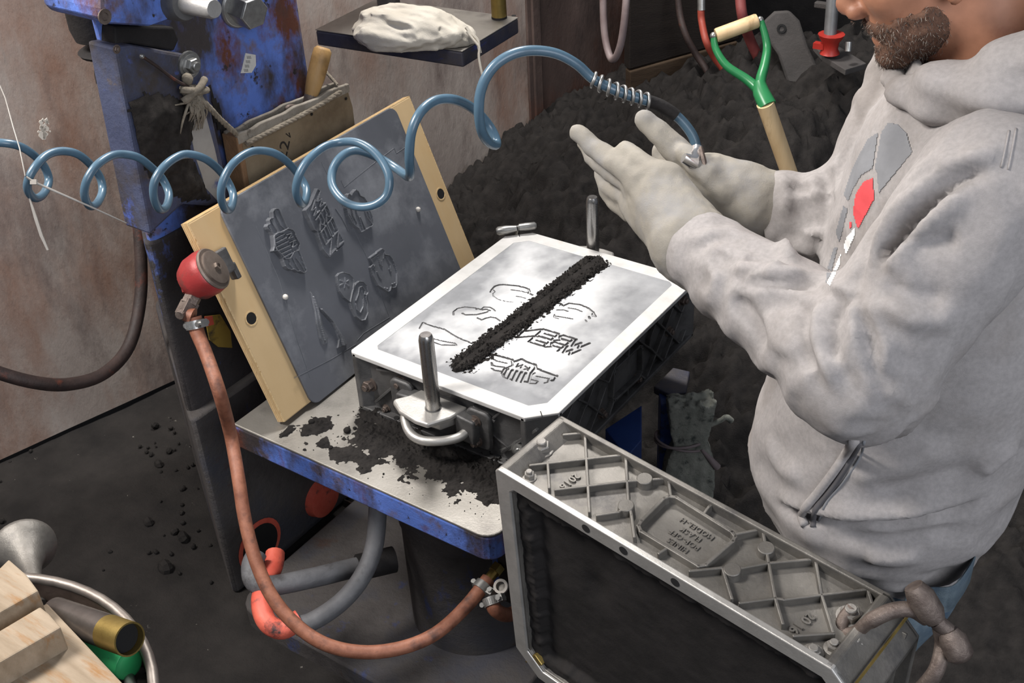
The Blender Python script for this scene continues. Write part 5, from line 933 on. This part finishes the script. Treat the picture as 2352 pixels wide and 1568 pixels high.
# ------------------------------------------------------------------ steel drum with tools, bottom left
DC, DR, DZ = A(.242, -1.070, .12), .29, .12
drum = thing('steel_drum', 'open rusty steel drum part filled with black sand at the lower left', 'drum', A(DC[0], DC[1], FZ))
mb = MB(); mb.lathe([(DR - .006, FZ), (DR, FZ + .01), (DR, FZ + .28), (DR + .008, FZ + .295), (DR, FZ + .31), (DR, FZ + .56), (DR + .008, FZ + .575), (DR, FZ + .59), (DR, DZ), (DR - .006, DZ), (DR - .006, FZ + .02)], A(DC[0], DC[1], 0), (0, 0, 1), 64); build(mb, 'shell', mat('drum_steel', [(82, 66, 56), (116, 100, 90)], .55, .3, 10, 7, .2, 60, None, .4, .1), drum, 40)
a = np.linspace(0, 6.2832, 65); mb = MB(); mb.tube([A(DC[0] + DR * math.cos(t), DC[1] + DR * math.sin(t), DZ + .003) for t in a], .0075, 10, False); build(mb, 'rolled_rim', mat('bare_rim_steel', [(116, 108, 101), (142, 134, 127)], .45, .7, 20, 5, .1), drum, 60)
xs = np.arange(-DR, DR, .006); X, Y = np.meshgrid(xs, xs, indexing='ij'); Z = DZ - .052 + .02 * lumps(X, Y, 22) + .03 * lumps(X, Y, 5); V = np.stack([X.ravel() + DC[0], Y.ravel() + DC[1], Z.ravel()], 1); n, m = X.shape; i = (np.arange(n - 1)[:, None] * m + np.arange(m - 1)[None]).ravel(); F = np.stack([i, i + m, i + m + 1, i + 1], 1); F = F[(np.hypot(X, Y).ravel()[F] < DR - .004).all(1)]; u = np.unique(F); re = -np.ones(len(V), int); re[u] = np.arange(len(u))
build((V[u], re[F]), 'sand_fill', SANDL, drum, 180)
# flared aluminium sprue cutter cup
def dz(px, py, z): return onz(px, py, z)
cp = thing('flared_cup', 'bright aluminium flared pouring cup standing in the drum behind the wood blocks', 'cup', dz(85, 1335, .08))
ct = at(58, 1262, 2.02); cb = at(86, 1362, 1.90); cx = norm(ct - cb); CL = np.linalg.norm(ct - cb)
mb = MB(); mb.lathe([(.009, -CL * .25), (.0105, 0), (.013, CL * .4), (.018, CL * .62), (.027, CL * .80), (.040, CL * .94), (.0475, CL * 1.02), (.0485, CL * 1.07), (.046, CL * 1.09), (.040, CL * 1.05), (.026, CL * .92), (.010, CL * .7)], cb, cx, 36); build(mb, 'bell', ALU, cp, 60)
mb = MB(); mb.lathe([(.0, -.004), (.022, -.004), (.0255, .0), (.0255, .007), (.022, .01), (.01, .012)], at(104, 1362, 1.93), norm(cx + A(.3, 0, 0)), 24); build(mb, 'foot_disc', ALUD, cp, 40)
# brass tube
tb0, tb1 = at(128, 1408, 1.80), at(298, 1468, 1.655); tx_ = norm(tb1 - tb0); TL_ = np.linalg.norm(tb1 - tb0)
bt = thing('sprue_tube', 'short metal tube with bare brass mouth lying in the drum on the green handle', 'tube', tb0 - A(0, 0, .02))
mb = MB(); mb.lathe([(.0225, 0), (.0225, TL_ * .74)], tb0, tx_, 28); build(mb, 'barrel', mat('sooty_steel_tube', [(96, 90, 86), (136, 130, 126)], .3, .85, 14, 5, .05), bt, 40)
mb = MB(); mb.lathe([(.0228, TL_ * .72), (.0228, TL_), (.0205, TL_), (.0205, TL_ * .55)], tb0, tx_, 28); mb2 = MB(); mb2.lathe([(.0204, TL_ * .93), (.0200, TL_ * .935)], tb0, tx_, 28); build(mb, 'brass_mouth', BRASS, bt, 40); build(mb2, 'bore', HOLE, bt)
# green handle
gt = thing('green_handled_tool', 'tool with a smooth green plastic handle lying in the drum', 'tool', at(250, 1520, 1.74))
P = cr([at(196, 1474, 1.80), at(232, 1492, 1.77), at(268, 1512, 1.745), at(292, 1524, 1.735), at(300, 1528, 1.73)], 5); mb = MB(); mb.tube(P, np.interp(np.linspace(0, 1, len(P)), [0, .3, .7, .88, .96, 1], [.020, .0215, .0225, .021, .0155, .007]), 18); build(mb, 'handle', GREENH, gt, 180)
mb = MB(); g0 = at(196, 1474, 1.80); mb.tube([g0, g0 + A(-.10, .02, -.03)], [.007, .006], 10); build(mb, 'shank', BOLT, gt, 60)
mb = MB(); mb.cyl(at(292, 1546, 1.75), at(304, 1580, 1.72), .008, 10); build(mb, 'end_loop', BOLTS, gt, 60)
# notched pine blocks on the drum
wz = .165
wd = thing('notched_wood_block', 'stepped block of rough pine offcuts lying across the drum edge at the lower left corner', 'wood block', onz(60, 1480, wz))
def wpoly(pts, z0, z1, name, mtl=PINE, bev=.0025):
    mb = MB(); mb.prism([onz(x, y, z1)[:2] for x, y in pts], z0, z1); return build(mb, name, mtl, wd, 0, bev)
wpoly([(-140, 1440), (20, 1283), (60, 1318), (88, 1356), (-60, 1440), (-140, 1480)], wz - .012, wz + .036, 'back_cleat')
wpoly([(-140, 1530), (92, 1392), (112, 1408), (140, 1440), (-120, 1590)], wz - .012, wz + .030, 'front_cleat')
wpoly([(-160, 1520), (108, 1384), (282, 1568), (340, 1640), (100, 1760), (-200, 1760)], wz - .045, wz - .010, 'base_plank')
# ------------------------------------------------------------------ the moulder
man = thing('person', 'bearded man in grey hoodie and cream work gloves holding an air hose', 'person', A(1.10, 0, FZ))
TF = norm(A(-.9, -.42, 0)); TL2 = np.cross(A(0, 0, 1), TF); TR = np.stack([TF, TL2, A(0, 0, 1)], 1)
TC = A(1.115, -.015, 0)
def tp(f, l, z): return TC + TR @ A(f, l, 0) + A(0, 0, z)
shL, elL, wrL = at(2285, 440, 1.36), at(1975, 852, 1.385), at(1600, 565, 1.56)
shR, elR, wrR = tp(.02, -.185, .73), at(1975, 530, 1.67), at(1800, 478, 1.68)
def fold(P, a, b, fr, am, ph=0.0, skew=.8):
    """draped ring folds across a sleeve from a to b"""
    a, b = np.asarray(a), np.asarray(b); f = frame(b - a, (0, 0, 1)); q = (P - a) @ f; ang = np.arctan2(q[:, 1], q[:, 0])
    c = np.stack([q[:, 2] * 9, np.cos(ang) * 1.0 + 5, np.sin(ang) * 1.0], 1); n = fbm(c, 3) - .5
    w_ = np.sin((q[:, 2] * fr + skew * np.sin(ang + ph) + 2.6 * n) * 6.283); am2 = np.clip(.35 + 2.2 * (fbm(c * 1.7 + 9, 2) - .38), 0, 1.2)
    am2 = am2 * np.clip((np.linalg.norm(b - a) + .005 - q[:, 2]) / .05, 0, 1); n = n * np.clip((np.linalg.norm(b - a) + .02 - q[:, 2]) / .05, .2, 1)
    return am * am2 * (np.abs(w_) ** .8 * np.sign(w_) * .5 + .15) + am * 1.2 * n
TZS = [.03, .085, .108, .122, .15, .20, .27, .34, .50, .60, .68, .74, .80]
TF1 = [.152, .154, .158, .194, .212, .224, .221, .205, .158, .142, .128, .108, .075]
TF0 = [-.080, -.084, -.090, -.100, -.110, -.128, -.144, -.148, -.155, -.155, -.145, -.13, -.10]
TWD = [.146, .150, .153, .174, .186, .194, .195, .195, .194, .188, .168, .125, .07]
def hoodie(P):
    q = (P - TC) @ TR; z = P[:, 2]; f1, f0, wd_ = (np.interp(z, TZS, k) for k in (TF1, TF0, TWD)); a_ = (f1 - f0) / 2
    d = ((np.abs((q[:, 0] - (f1 + f0) / 2) / a_) ** 2.2 + np.abs(q[:, 1] / wd_) ** 2.2) ** (1 / 2.2) - 1) * np.minimum(a_, wd_); d = np.maximum(d, z - .80)
    d = smin(d, cap(P, shR, tp(-.03, -.06, .70), .075, .085), .05); d = smin(d, cap(P, shL, tp(-.03, .06, .69), .080, .080), .05)
    d = np.maximum(d, .062 - z)
    aL = smin(cap(P, shL, elL, .088, .078), cap(P, elL, wrL, .080, .053), .035); aR = smin(cap(P, shR, elR, .08, .07), cap(P, elR, wrR, .070, .056), .03)
    near = np.abs(np.minimum(np.minimum(d, aL), aR)) < .04
    if near.any():
        Q = P[near]; tn = fbm(Q * A(8, 8, 5), 3) - .5; rid = 1 - 2 * np.abs(fbm(Q * A(9, 9, 12) + 3, 3) - .5) * 2.2
        d[near] += .020 * tn - .008 * (rid - .5) * np.exp(-((Q[:, 2] - .13) / .07) ** 2) - .006 * (rid - .5)
        gate = lambda c, s: np.exp(-(((Q - c) ** 2).sum(1)) / s ** 2)
        aL[near] -= fold(Q, elL, wrL, 12, .013, .5) * .6 + fold(Q, shL, elL, 9, .010, 2.0, 1.1) * .45 - .003
        aR[near] -= fold(Q, elR, wrR, 14, .013, 1.0) + .6 * fold(Q, shR, elR, 16, .012) - .005
    d = smin(d, aL, .005); d = smin(d, aR, .006)
    d = np.maximum(d, -cap(P, tp(.0, 0, .77), tp(.0, 0, .90), .062, .10)); return d
hv, hf = nets(hoodie, A(.68, -.52, -.03), A(1.42, .40, .88), .0062)
bvh = BVHTree.FromPolygons([tuple(v) for v in hv], [tuple(int(i) for i in f) for f in hf])
def cast(px, py, off=.0):
    r = ray(px, py); h = bvh.ray_cast(Vector(CLOC), Vector(r)); return None if h[0] is None else np.array(h[0]) - r * off
k4 = lambda x, y: (1650 + x * .4466, 300 + y * .4466)
k5 = lambda x, y: (1700 + x * .3507, 850 + y * .3507)
# drapery: ridges (+) and furrows (-) traced over the cloth, points in crop coordinates, height mm, half width mm
drape = [(k4, 1, 7, 11, [(700, 850), (705, 960), (690, 1080), (650, 1170), (600, 1290)]), (k4, 1, 7, 11, [(760, 850), (800, 960), (850, 1080), (845, 1180), (800, 1260)]), (k4, 1, 6, 11, [(560, 860), (510, 960), (508, 1080), (550, 1220), (600, 1340)]), (k4, 1, 5, 11, [(720, 960), (735, 1100), (760, 1250), (800, 1400)]),
 (k4, -1, 7, 10, [(640, 860), (600, 980), (598, 1100), (630, 1210), (680, 1330)]), (k4, -1, 7, 10, [(722, 880), (765, 1010), (795, 1140), (800, 1300)]), (k4, -1, 6, 11, [(460, 880), (436, 1050), (480, 1200), (550, 1350)]),
 (k4, 1, 9, 10, [(240, 500), (320, 580), (390, 690)]), (k4, -1, 8, 11, [(120, 640), (230, 660), (320, 690)]), (k4, 1, 7, 12, [(60, 720), (250, 690), (330, 720)]), (k4, -1, 9, 12, [(50, 860), (160, 940), (240, 1130)]), (k4, 1, 8, 11, [(110, 780), (330, 740), (450, 750)]), (k4, -1, 7, 10, [(330, 800), (480, 790), (600, 830), (680, 880)]), (k4, 1, 8, 9, [(480, 790), (600, 810), (690, 870)]),
 (k4, -1, 16, 11, [(825, 700), (890, 590), (1060, 390), (1230, 240), (1420, 195)]), (k4, 1, 9, 14, [(850, 740), (940, 620), (1110, 440), (1290, 300)]), (k4, -1, 7, 14, [(950, 610), (1100, 570), (1250, 560)]), (k4, 1, 8, 18, [(800, 850), (1000, 960), (1250, 965)]), (k4, -1, 6, 14, [(820, 800), (1000, 850), (1200, 860)]),
 (k4, 1, 8, 15, [(730, 810), (800, 600), (900, 440), (1060, 310), (1300, 160), (1500, 80)]), (k4, -1, 8, 14, [(690, 850), (790, 560), (860, 430)]), (k4, 1, 5, 14, [(880, 400), (1050, 210), (1250, 110)]),
 (k4, 1, 8, 8, [(420, 140), (470, 200), (500, 300), (485, 400)]), (k4, -1, 9, 8, [(420, 190), (440, 300), (510, 420)]), (k4, 1, 8, 9, [(320, 210), (350, 330), (330, 450)]), (k4, -1, 10, 8, [(520, 175), (555, 260), (565, 380)]), (k4, 1, 9, 9, [(590, 150), (620, 240), (610, 350)]), (k4, -1, 8, 9, [(390, 240), (400, 360), (440, 480)]), (k4, 1, 7, 9, [(300, 540), (430, 600), (540, 630)]),
 (k5, -1, 14, 9, [(250, 880), (350, 925), (480, 965), (800, 1000), (1100, 990), (1420, 930), (1600, 850)]), (k5, 1, 9, 14, [(230, 820), (350, 860), (520, 910), (800, 945), (1100, 930), (1400, 870)]), (k5, -1, 7, 20, [(880, 860), (1200, 740), (1600, 640)]), (k5, 1, 6, 20, [(700, 700), (1000, 640), (1400, 480)]), (k5, 1, 7, 16, [(800, 1220), (1000, 1230), (1200, 1200)]), (k5, -1, 6, 14, [(600, 1060), (900, 1110), (1200, 1080), (1500, 1020)]), (k5, 1, 5, 16, [(180, 400), (250, 620), (420, 700)]), (k5, 1, 8, 14, [(1560, 700), (1700, 560), (1820, 480)])]
def displace():
    V = hv.copy(); me = D.meshes.new('tmp'); me.from_pydata(V.tolist(), [], hf.tolist()); nr = np.array([tuple(v.vector) for v in me.vertex_normals]); D.meshes.remove(me)
    off = np.zeros(len(V))
    for k_, sg, h, wd_, pts in drape:
        q = cr([A(*k_(*p), 0) for p in pts], 5)[:, :2]; L_ = [cast(*p) for p in q]; L_ = [c for c in L_ if c is not None]
        if len(L_) < 2: continue
        L_ = np.array(L_); lo, hi = L_.min(0) - .05, L_.max(0) + .05; m = np.where(((V > lo) & (V < hi)).all(1))[0]; dd = np.full(len(m), 9.); tt_ = np.zeros(len(m))
        for i in range(len(L_) - 1):
            a, b = L_[i], L_[i + 1]; dv_ = b - a
            if dv_ @ dv_ > .0025 or dv_ @ dv_ < 1e-12: continue
            t = np.clip(((V[m] - a) @ dv_) / (dv_ @ dv_), 0, 1); e = np.linalg.norm(V[m] - a - t[:, None] * dv_, axis=1); c = e < dd; dd[c] = e[c]; tt_[c] = (i + t[c]) / (len(L_) - 1)
        off[m] += sg * h * (.00135 if pts[0][0] > 600 or k_ is k5 or pts[0][1] > 480 else .0006) * np.exp(-(dd / (wd_ * .00082)) ** 2) * np.clip(np.minimum(tt_, 1 - tt_) / .18, 0.15, 1)
    return V + nr * off[:, None]
hv = displace()
hood_o = build((hv, hf), 'hoodie', HOOD, man, 180, label='grey hooded sweatshirt')
bvh = BVHTree.FromPolygons([tuple(v) for v in hv], [tuple(int(i) for i in f) for f in hf])
# hood rolled down round the neck
ring_p = [tp(.098, -.01, .778), tp(.088, .034, .782), tp(.055, .076, .792), tp(.0, .108, .812), tp(-.06, .116, .838), tp(-.12, .07, .86), tp(-.145, 0, .868), tp(-.12, -.07, .86), tp(-.06, -.116, .838), tp(.0, -.108, .812), tp(.055, -.076, .792), tp(.098, -.01, .778)]
rr = [.007, .017, .031, .043, .051, .056, .058, .056, .051, .043, .031, .007]
def hoodf(P):
    d = None
    for i in range(11): c = cap(P, ring_p[i], ring_p[i + 1], rr[i], rr[i + 1]); d = c if d is None else smin(d, c, .02)
    
    m = np.abs(d) < .02
    if m.any(): d[m] += .010 * (fbm(P[m] * A(14, 14, 30), 3) - .5) + .004 * np.sin(P[m][:, 2] * 130 + 5 * P[m][:, 0])
    return d
build(nets(hoodf, A(.86, -.26, .60), A(1.42, .24, .98), .006), 'hood', HOOD, man, 180)
# chest print laid on the cloth
def patch(polys, name, m, step=2.5, off=.0016):
    for poly in polys:
        mb = MB(); P = [k4(*q) for q in poly]; a = np.array(P); xs = np.arange(a[:, 0].min() - step, a[:, 0].max() + step, step); ys = np.arange(a[:, 1].min() - step, a[:, 1].max() + step, step); X, Y = np.meshgrid(xs, ys, indexing='ij'); ins = inside(X, Y, P); idx = {}
        V = []; F = []
        for i in range(len(xs) - 1):
            for j in range(len(ys) - 1):
                if not ins[i:i + 2, j:j + 2].all(): continue
                q = []
                for (ii, jj) in ((i, j), (i, j + 1), (i + 1, j + 1), (i + 1, j)):
                    if (ii, jj) not in idx:
                        c = cast(xs[ii], ys[jj], off); idx[(ii, jj)] = -1 if c is None else len(V)
                        if c is not None: V.append(c)
                    q.append(idx[(ii, jj)])
                if -1 not in q and max(np.linalg.norm(V[q[0]] - V[q[k]]) for k in (1, 2, 3)) < .03: F.append(q)
        if F: mb.add(V, F); build(mb, name, m, hood_o, 180)
patch([[(835, 5), (870, -45), (925, -35), (968, 10), (1000, 112), (822, 328), (812, 215), (800, 195)], [(640, 330), (690, 180), (765, 40), (825, 0), (795, 195), (735, 232), (690, 310), (668, 372)], [(600, 520), (640, 380), (668, 400), (630, 560), (620, 580)], [(560, 700), (590, 600), (615, 600), (580, 740), (545, 800)]], 'grey_print', PRG)
patch([[(795, 236), (804, 352), (716, 515), (688, 420), (702, 325), (742, 262)], [(682, 452), (690, 498), (672, 506), (668, 474)]], 'red_print', PRR)
patch([[(703, 490), (704, 540), (656, 650), (640, 590), (655, 548)], [(636, 612), (626, 690), (575, 806), (553, 786), (598, 690)]], 'white_print', PRW)
# kangaroo pocket opening, seams and waistband
def seam(pts, r, name, m=HOOD, off=-.001, n=8, par=None):
    q = [cast(*p, off) for p in [tuple(v) for v in cr([A(*p, 0) for p in pts], 5)[:, :2]]]; q = [c for c in q if c is not None]
    if len(q) > 3: mb = MB(); q = np.array(q); q[1:-1] = (q[:-2] + 2 * q[1:-1] + q[2:]) / 4; mb.tube(q, r, n); return build(mb, name, m, par or hood_o, 180)
seam([(1962, 1012), (1925, 1070), (1880, 1130), (1842, 1178), (1848, 1205)], .0062, 'pocket_welt', off=.002)
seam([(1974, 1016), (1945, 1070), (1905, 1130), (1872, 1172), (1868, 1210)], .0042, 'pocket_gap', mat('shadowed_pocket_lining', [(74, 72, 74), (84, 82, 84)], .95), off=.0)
seam([(1985, 1012), (1975, 1050), (1935, 1110), (1900, 1150), (1880, 1195)], .0018, 'pocket_seam', PRG, .0)
seam([(2318, 300), (2310, 340), (2300, 385)], .0012, 'shoulder_seam', HOOD, .0); seam([(2334, 295), (2326, 340), (2316, 390)], .0012, 'shoulder_seam', HOOD, .0)
# jeans and boots
hipL, hipR = tp(.05, .08, .02), tp(.05, -.085, .02); knL, knR = tp(.09, .09, -.34), tp(.09, -.10, -.34); anL, anR = tp(.06, .10, FZ + .09), tp(.06, -.11, FZ + .09)
def jeans(P):
    d = ell(P, tp(.025, 0, .03), A(.125, .155, .12), TR); d = np.maximum(d, P[:, 2] - .10)
    for h, k, a in ((hipL, knL, anL), (hipR, knR, anR)): d = smin(d, smin(cap(P, h, k, .095, .07), cap(P, k, a, .07, .058), .03), .03)
    m = np.abs(d) < .03
    if m.any(): d[m] += .016 * (fbm(P[m] * A(12, 12, 8), 3) - .5)
    return np.maximum(d, (FZ + .07) - P[:, 2])
build(nets(jeans, A(.88, -.28, FZ + .03), A(1.36, .26, .13), .009), 'jeans', JEANS, man, 180, label='light blue denim jeans')
q0, q1, q2 = at(2085, 1352, 1.70), at(2190, 1345, 1.68), at(2244, 1268, 1.70); mb = MB(); up = A(0, 0, -.055); P = cr([q0, (q0 + q1) / 2, q1, (q1 + q2) / 2 + (q1 - q0) * .06, q2], 5)
V = np.vstack([P, P + up * np.linspace(.8, 1.0, len(P))[:, None], P + up * np.linspace(.8, 1.0, len(P))[:, None] + RC[:, 2] * -.004, P + RC[:, 2] * -.004]); n = len(P); F = []
for i in range(n - 1):
    for k in range(4): F.append((k * n + i, ((k + 1) % 4) * n + i, ((k + 1) % 4) * n + i + 1, k * n + i + 1))
F += [(0, n, 2 * n, 3 * n), (n - 1, 4 * n - 1, 3 * n - 1, 2 * n - 1)]; mb.add(V, F); build(mb, 'jeans_flap', JEANS, man, 60)
for a in (anL, anR):
    def boot(P, a=a):
        d = smin(cap(P, a + A(0, 0, .02), a - A(0, 0, .045), .056, .048), cap(P, a - A(0, 0, .045), a + TF * .17 - A(0, 0, .055), .048, .042), .03); return np.maximum(d, (FZ + .0) - P[:, 2])
    build(nets(boot, a - A(.26, .2, .12), a + A(.12, .14, .12), .009), 'boot', BLACK, man, 180)
# head
HO = A(1.043, -.010, .933); HM = A([-.858, .382, -.343], [-.365, -.924, -.114], [-.36, .027, .932]); HS = 1.06
HM = np.stack([norm(HM[:, 0]), norm(HM[:, 1] - HM[:, 0] * (HM[:, 0] @ HM[:, 1])), A(0, 0, 0)], 1); HM[:, 2] = np.cross(HM[:, 0], HM[:, 1])
def hl(v): return HO + HM @ (np.asarray(v, float) * HS)
nkb = tp(-.03, 0, .70)
def headf(P, neck=True):
    Q = (P - HO) @ HM / HS
    d = ell(Q, A(-.012, 0, .035), A(.098, .076, .092)); d = smin(d, ell(Q, A(.038, 0, -.025), A(.056, .062, .082)), .025)
    d = smin(d, ell(Q, A(.03, 0, -.072), A(.055, .056, .042)), .02); d = smin(d, ell(Q, A(.072, 0, -.102), A(.020, .026, .020)), .018)
    d = smin(d, cap(Q, A(.088, 0, .012), A(.108, 0, -.036), .009, .0135), .010); d = smin(d, ell(Q, A(.100, .014, -.045), A(.013, .008, .009)), .005); d = smin(d, ell(Q, A(.100, -.014, -.045), A(.013, .008, .009)), .005)
    d = smin(d, ell(Q, A(.083, 0, -.066), A(.012, .026, .012)), .010); d = smin(d, ell(Q, A(.088, 0, -.0735), A(.009, .021, .0052)), .004); d = smin(d, ell(Q, A(.086, 0, -.0850), A(.009, .019, .0060)), .004)
    for s in (1, -1):
        d = smin(d, cap(Q, A(.085, s * .012, .022), A(.072, s * .045, .020), .010, .009), .012); d = np.maximum(d, -ell(Q, A(.094, s * .031, .004), A(.014, .017, .010)) * .8)
        d = smin(d, ell(Q, A(.062, s * .038, -.028), A(.024, .020, .020)), .02)
        d = smin(d, ell(Q, A(-.006, s * .076, -.008), A(.018, .010, .031), _rot((0, .2, 0))), .004); d = smin(d, ell(Q, A(.003, s * .073, -.043), A(.008, .007, .010)), .006)
    d = np.maximum(d, -ell(Q, A(.102, 0, -.0795), A(.016, .022, .0016)))
    d = d * HS
    return smin(d, cap(P, hl((-.03, 0, -.05)), nkb, .056, .066), .03) if neck else d
hdv, hdf = nets(headf, HO - A(.19, .17, .24), HO + A(.17, .17, .17), .0042); hd = build((hdv, hdf), 'head', SKIN, man, 180)
def beardf(P):
    Q = (P - HO) @ HM / HS; d = headf(P, False); m = np.abs(d) < .02; n = np.zeros(len(P)); n[m] = fbm(Q[m] * 90, 3) - .5
    zb = np.interp(Q[:, 0], [-.02, .012, .03, .05, .075, .09, .11], [-.085, -.062, -.052, -.055, -.060, -.0585, -.0565]); lip = ell(Q, A(.094, 0, -.081), A(.022, .024, .0100))
    e = np.maximum(np.maximum(Q[:, 2] - zb - .026 * n, -Q[:, 0] + .002 + .05 * n), .62 * Q[:, 1] ** 2 * 0 - .2)
    e = np.maximum(e, -(lip) + .002 * n); e = np.maximum(e, -.137 - Q[:, 2])
    return np.maximum(d - (.0012 + .0040 * np.clip(-e / .018, 0, 1)) - .004 * n, e * 1.0)
bvv, bff = nets(beardf, HO - A(.17, .15, .20), HO + A(.10, .15, .06), .0036); beard = build((bvv, bff), 'beard', BEARDM, hd, 180, label='short greying beard and moustache')
rs = np.random.RandomState(8)
def hairs(n, m, name, L):
    mb = MB(); ii = rs.choice(len(bvv), n)
    for i in ii:
        p = bvv[i]; q = (p - HO) @ HM / HS; c = A(.03, 0, -.05); nr = norm(HM @ (q - c) + rs.normal(0, .25, 3)); dr = norm(nr * .7 + HM @ A(.15, 0, -.8) + rs.normal(0, .35, 3)); l = L * rs.uniform(.5, 1.2); x = norm(np.cross(dr, rs.normal(0, 1, 3))) * .00035; y = np.cross(dr, x)
        b = p + nr * .0; mb.add([b + x, b - x * .5 + y * .8, b - x * .5 - y * .8, b + dr * l], [(0, 1, 3), (1, 2, 3), (2, 0, 3)])
    return build(mb, name, m, hd, 0, kind='stuff')
hairs(5200, HAIRK, 'dark_beard_hairs', .0055); hairs(1900, HAIRW, 'grey_beard_hairs', .0055)
def hairf(P):
    Q = (P - HO) @ HM / HS; d = headf(P, False); return np.maximum(d - .005, np.maximum(np.interp(Q[:, 0], [-.1, -.04, -.02, .03, .07], [-.05, -.02, .022, .045, .075]) - Q[:, 2], -ell(Q, A(-.006, 0, -.01), A(.025, .2, .036))))
build(nets(hairf, HO - A(.15, .15, .12), HO + A(.15, .15, .16), .006), 'hair', HAIRK, hd, 180, label='short dark hair')
for s in (1, -1):
    mb = MB(); mb.ball(hl((.079, s * .031, .004)), (.0125,) * 3, 14); e_ = build(mb, 'eye', PLASTIC, hd, 180)
    mb = MB(); mb.ball(hl((.0895, s * .030, .001)), (.0045,) * 3, 10); build(mb, 'iris', INK, hd, 180)
mb = MB(); mb.ball(tp(.035, .012, .752), (.052, .052, .03), 16, TR); build(mb, 'shirt_collar', TSHIRT, man, 180)
# gloves
def glove(name, chain, palm, lab):
    pts = np.vstack([np.array(f[0]) for f in chain] + [np.array([p[0] for p in palm]), np.array([p[1] for p in palm])])
    def f(P):
        d = None
        for a, b, ra, rb in palm: c = cap(P, a, b, ra, rb); d = c if d is None else smin(d, c, .018)
        for j, r in chain:
            c = None
            for i in range(len(j) - 1): e = cap(P, j[i], j[i + 1], r[i], r[i + 1]); c = e if c is None else np.minimum(c, e)
            d = smin(d, c, .0065)
        m = np.abs(d) < .012
        if m.any(): d[m] += .006 * (fbm(P[m] * 42, 4) - .5) + .0055 * np.abs(fbm(P[m] * 26 + 7, 3) - .5)
        return d
    return build(nets(f, pts.min(0) - .07, pts.max(0) + .07, .0032), name, GLOVE, man, 180, label=lab)
q = lambda *v: at(*v)
glove('left_glove', [
    ([q(1470, 410, 1.60), q(1410, 372, 1.63), q(1365, 340, 1.655), q(1328, 306, 1.67)], [.0165, .0165, .0155, .0125]),
    ([q(1455, 425, 1.63), q(1400, 388, 1.665), q(1362, 358, 1.69), q(1345, 330, 1.70)], [.0165, .016, .015, .012]),
    ([q(1445, 455, 1.655), q(1398, 425, 1.69), q(1385, 400, 1.705), q(1400, 385, 1.70)], [.016, .0155, .0145, .012]),
    ([q(1452, 490, 1.66), q(1412, 458, 1.695), q(1398, 440, 1.70), q(1408, 425, 1.69)], [.0155, .0145, .0135, .0115]),
    ([q(1550, 470, 1.58), q(1512, 405, 1.59), q(1470, 372, 1.61), q(1436, 346, 1.63)], [.021, .018, .0165, .0135])],
    [(q(1585, 555, 1.57), q(1475, 425, 1.61), .048, .026), (q(1580, 560, 1.575), q(1465, 470, 1.645), .046, .026), (q(1575, 530, 1.575), q(1530, 420, 1.60), .044, .030), (q(1640, 620, 1.555), q(1585, 555, 1.57), .046, .048)], 'cream work glove on the near hand, fingers stretched out')
glove('right_glove', [
    ([q(1600, 392, 1.68), q(1555, 345, 1.68), q(1512, 305, 1.68), q(1482, 274, 1.68)], [.0185, .0195, .0185, .0150]),
    ([q(1610, 405, 1.71), q(1560, 370, 1.72), q(1520, 350, 1.73), q(1530, 380, 1.72)], [.017, .0165, .0155, .013]),
    ([q(1620, 425, 1.72), q(1575, 400, 1.74), q(1545, 395, 1.74), q(1560, 420, 1.72)], [.016, .0155, .0145, .012]),
    ([q(1635, 445, 1.72), q(1595, 432, 1.74), q(1570, 430, 1.73), q(1585, 450, 1.71)], [.015, .0145, .0135, .0115]),
    ([q(1668, 440, 1.65), q(1630, 400, 1.645), q(1600, 375, 1.65), q(1570, 350, 1.66)], [.020, .0175, .0160, .0135])],
    [(q(1830, 490, 1.685), q(1735, 470, 1.68), .047, .045), (q(1735, 465, 1.675), q(1615, 405, 1.68), .045, .028), (q(1735, 470, 1.68), q(1630, 440, 1.71), .044, .026), (q(1690, 425, 1.67), q(1640, 395, 1.67), .034, .026)], 'cream work glove on the far hand holding the air nozzle')
# blow nozzle in the hand
nz = thing('air_nozzle', 'shiny metal blow nozzle at the hose end held in the far glove', 'nozzle', at(1602, 370, 1.66))
mb = MB(); mb.tube([at(1601, 340, 1.66), at(1600, 352, 1.655), at(1590, 372, 1.635), at(1570, 362, 1.63)], [.009, .011, .0105, .007], 12); build(mb, 'body', mat('bright_chrome', [(220, 220, 220), (235, 235, 235)], .15, .9, 10), nz, 50)
mb = MB(); mb.tube([at(1609, 338, 1.645), at(1616, 368, 1.635), at(1620, 388, 1.635)], [.003, .004, .003], 6); build(mb, 'lever', BOLT, nz, 50)
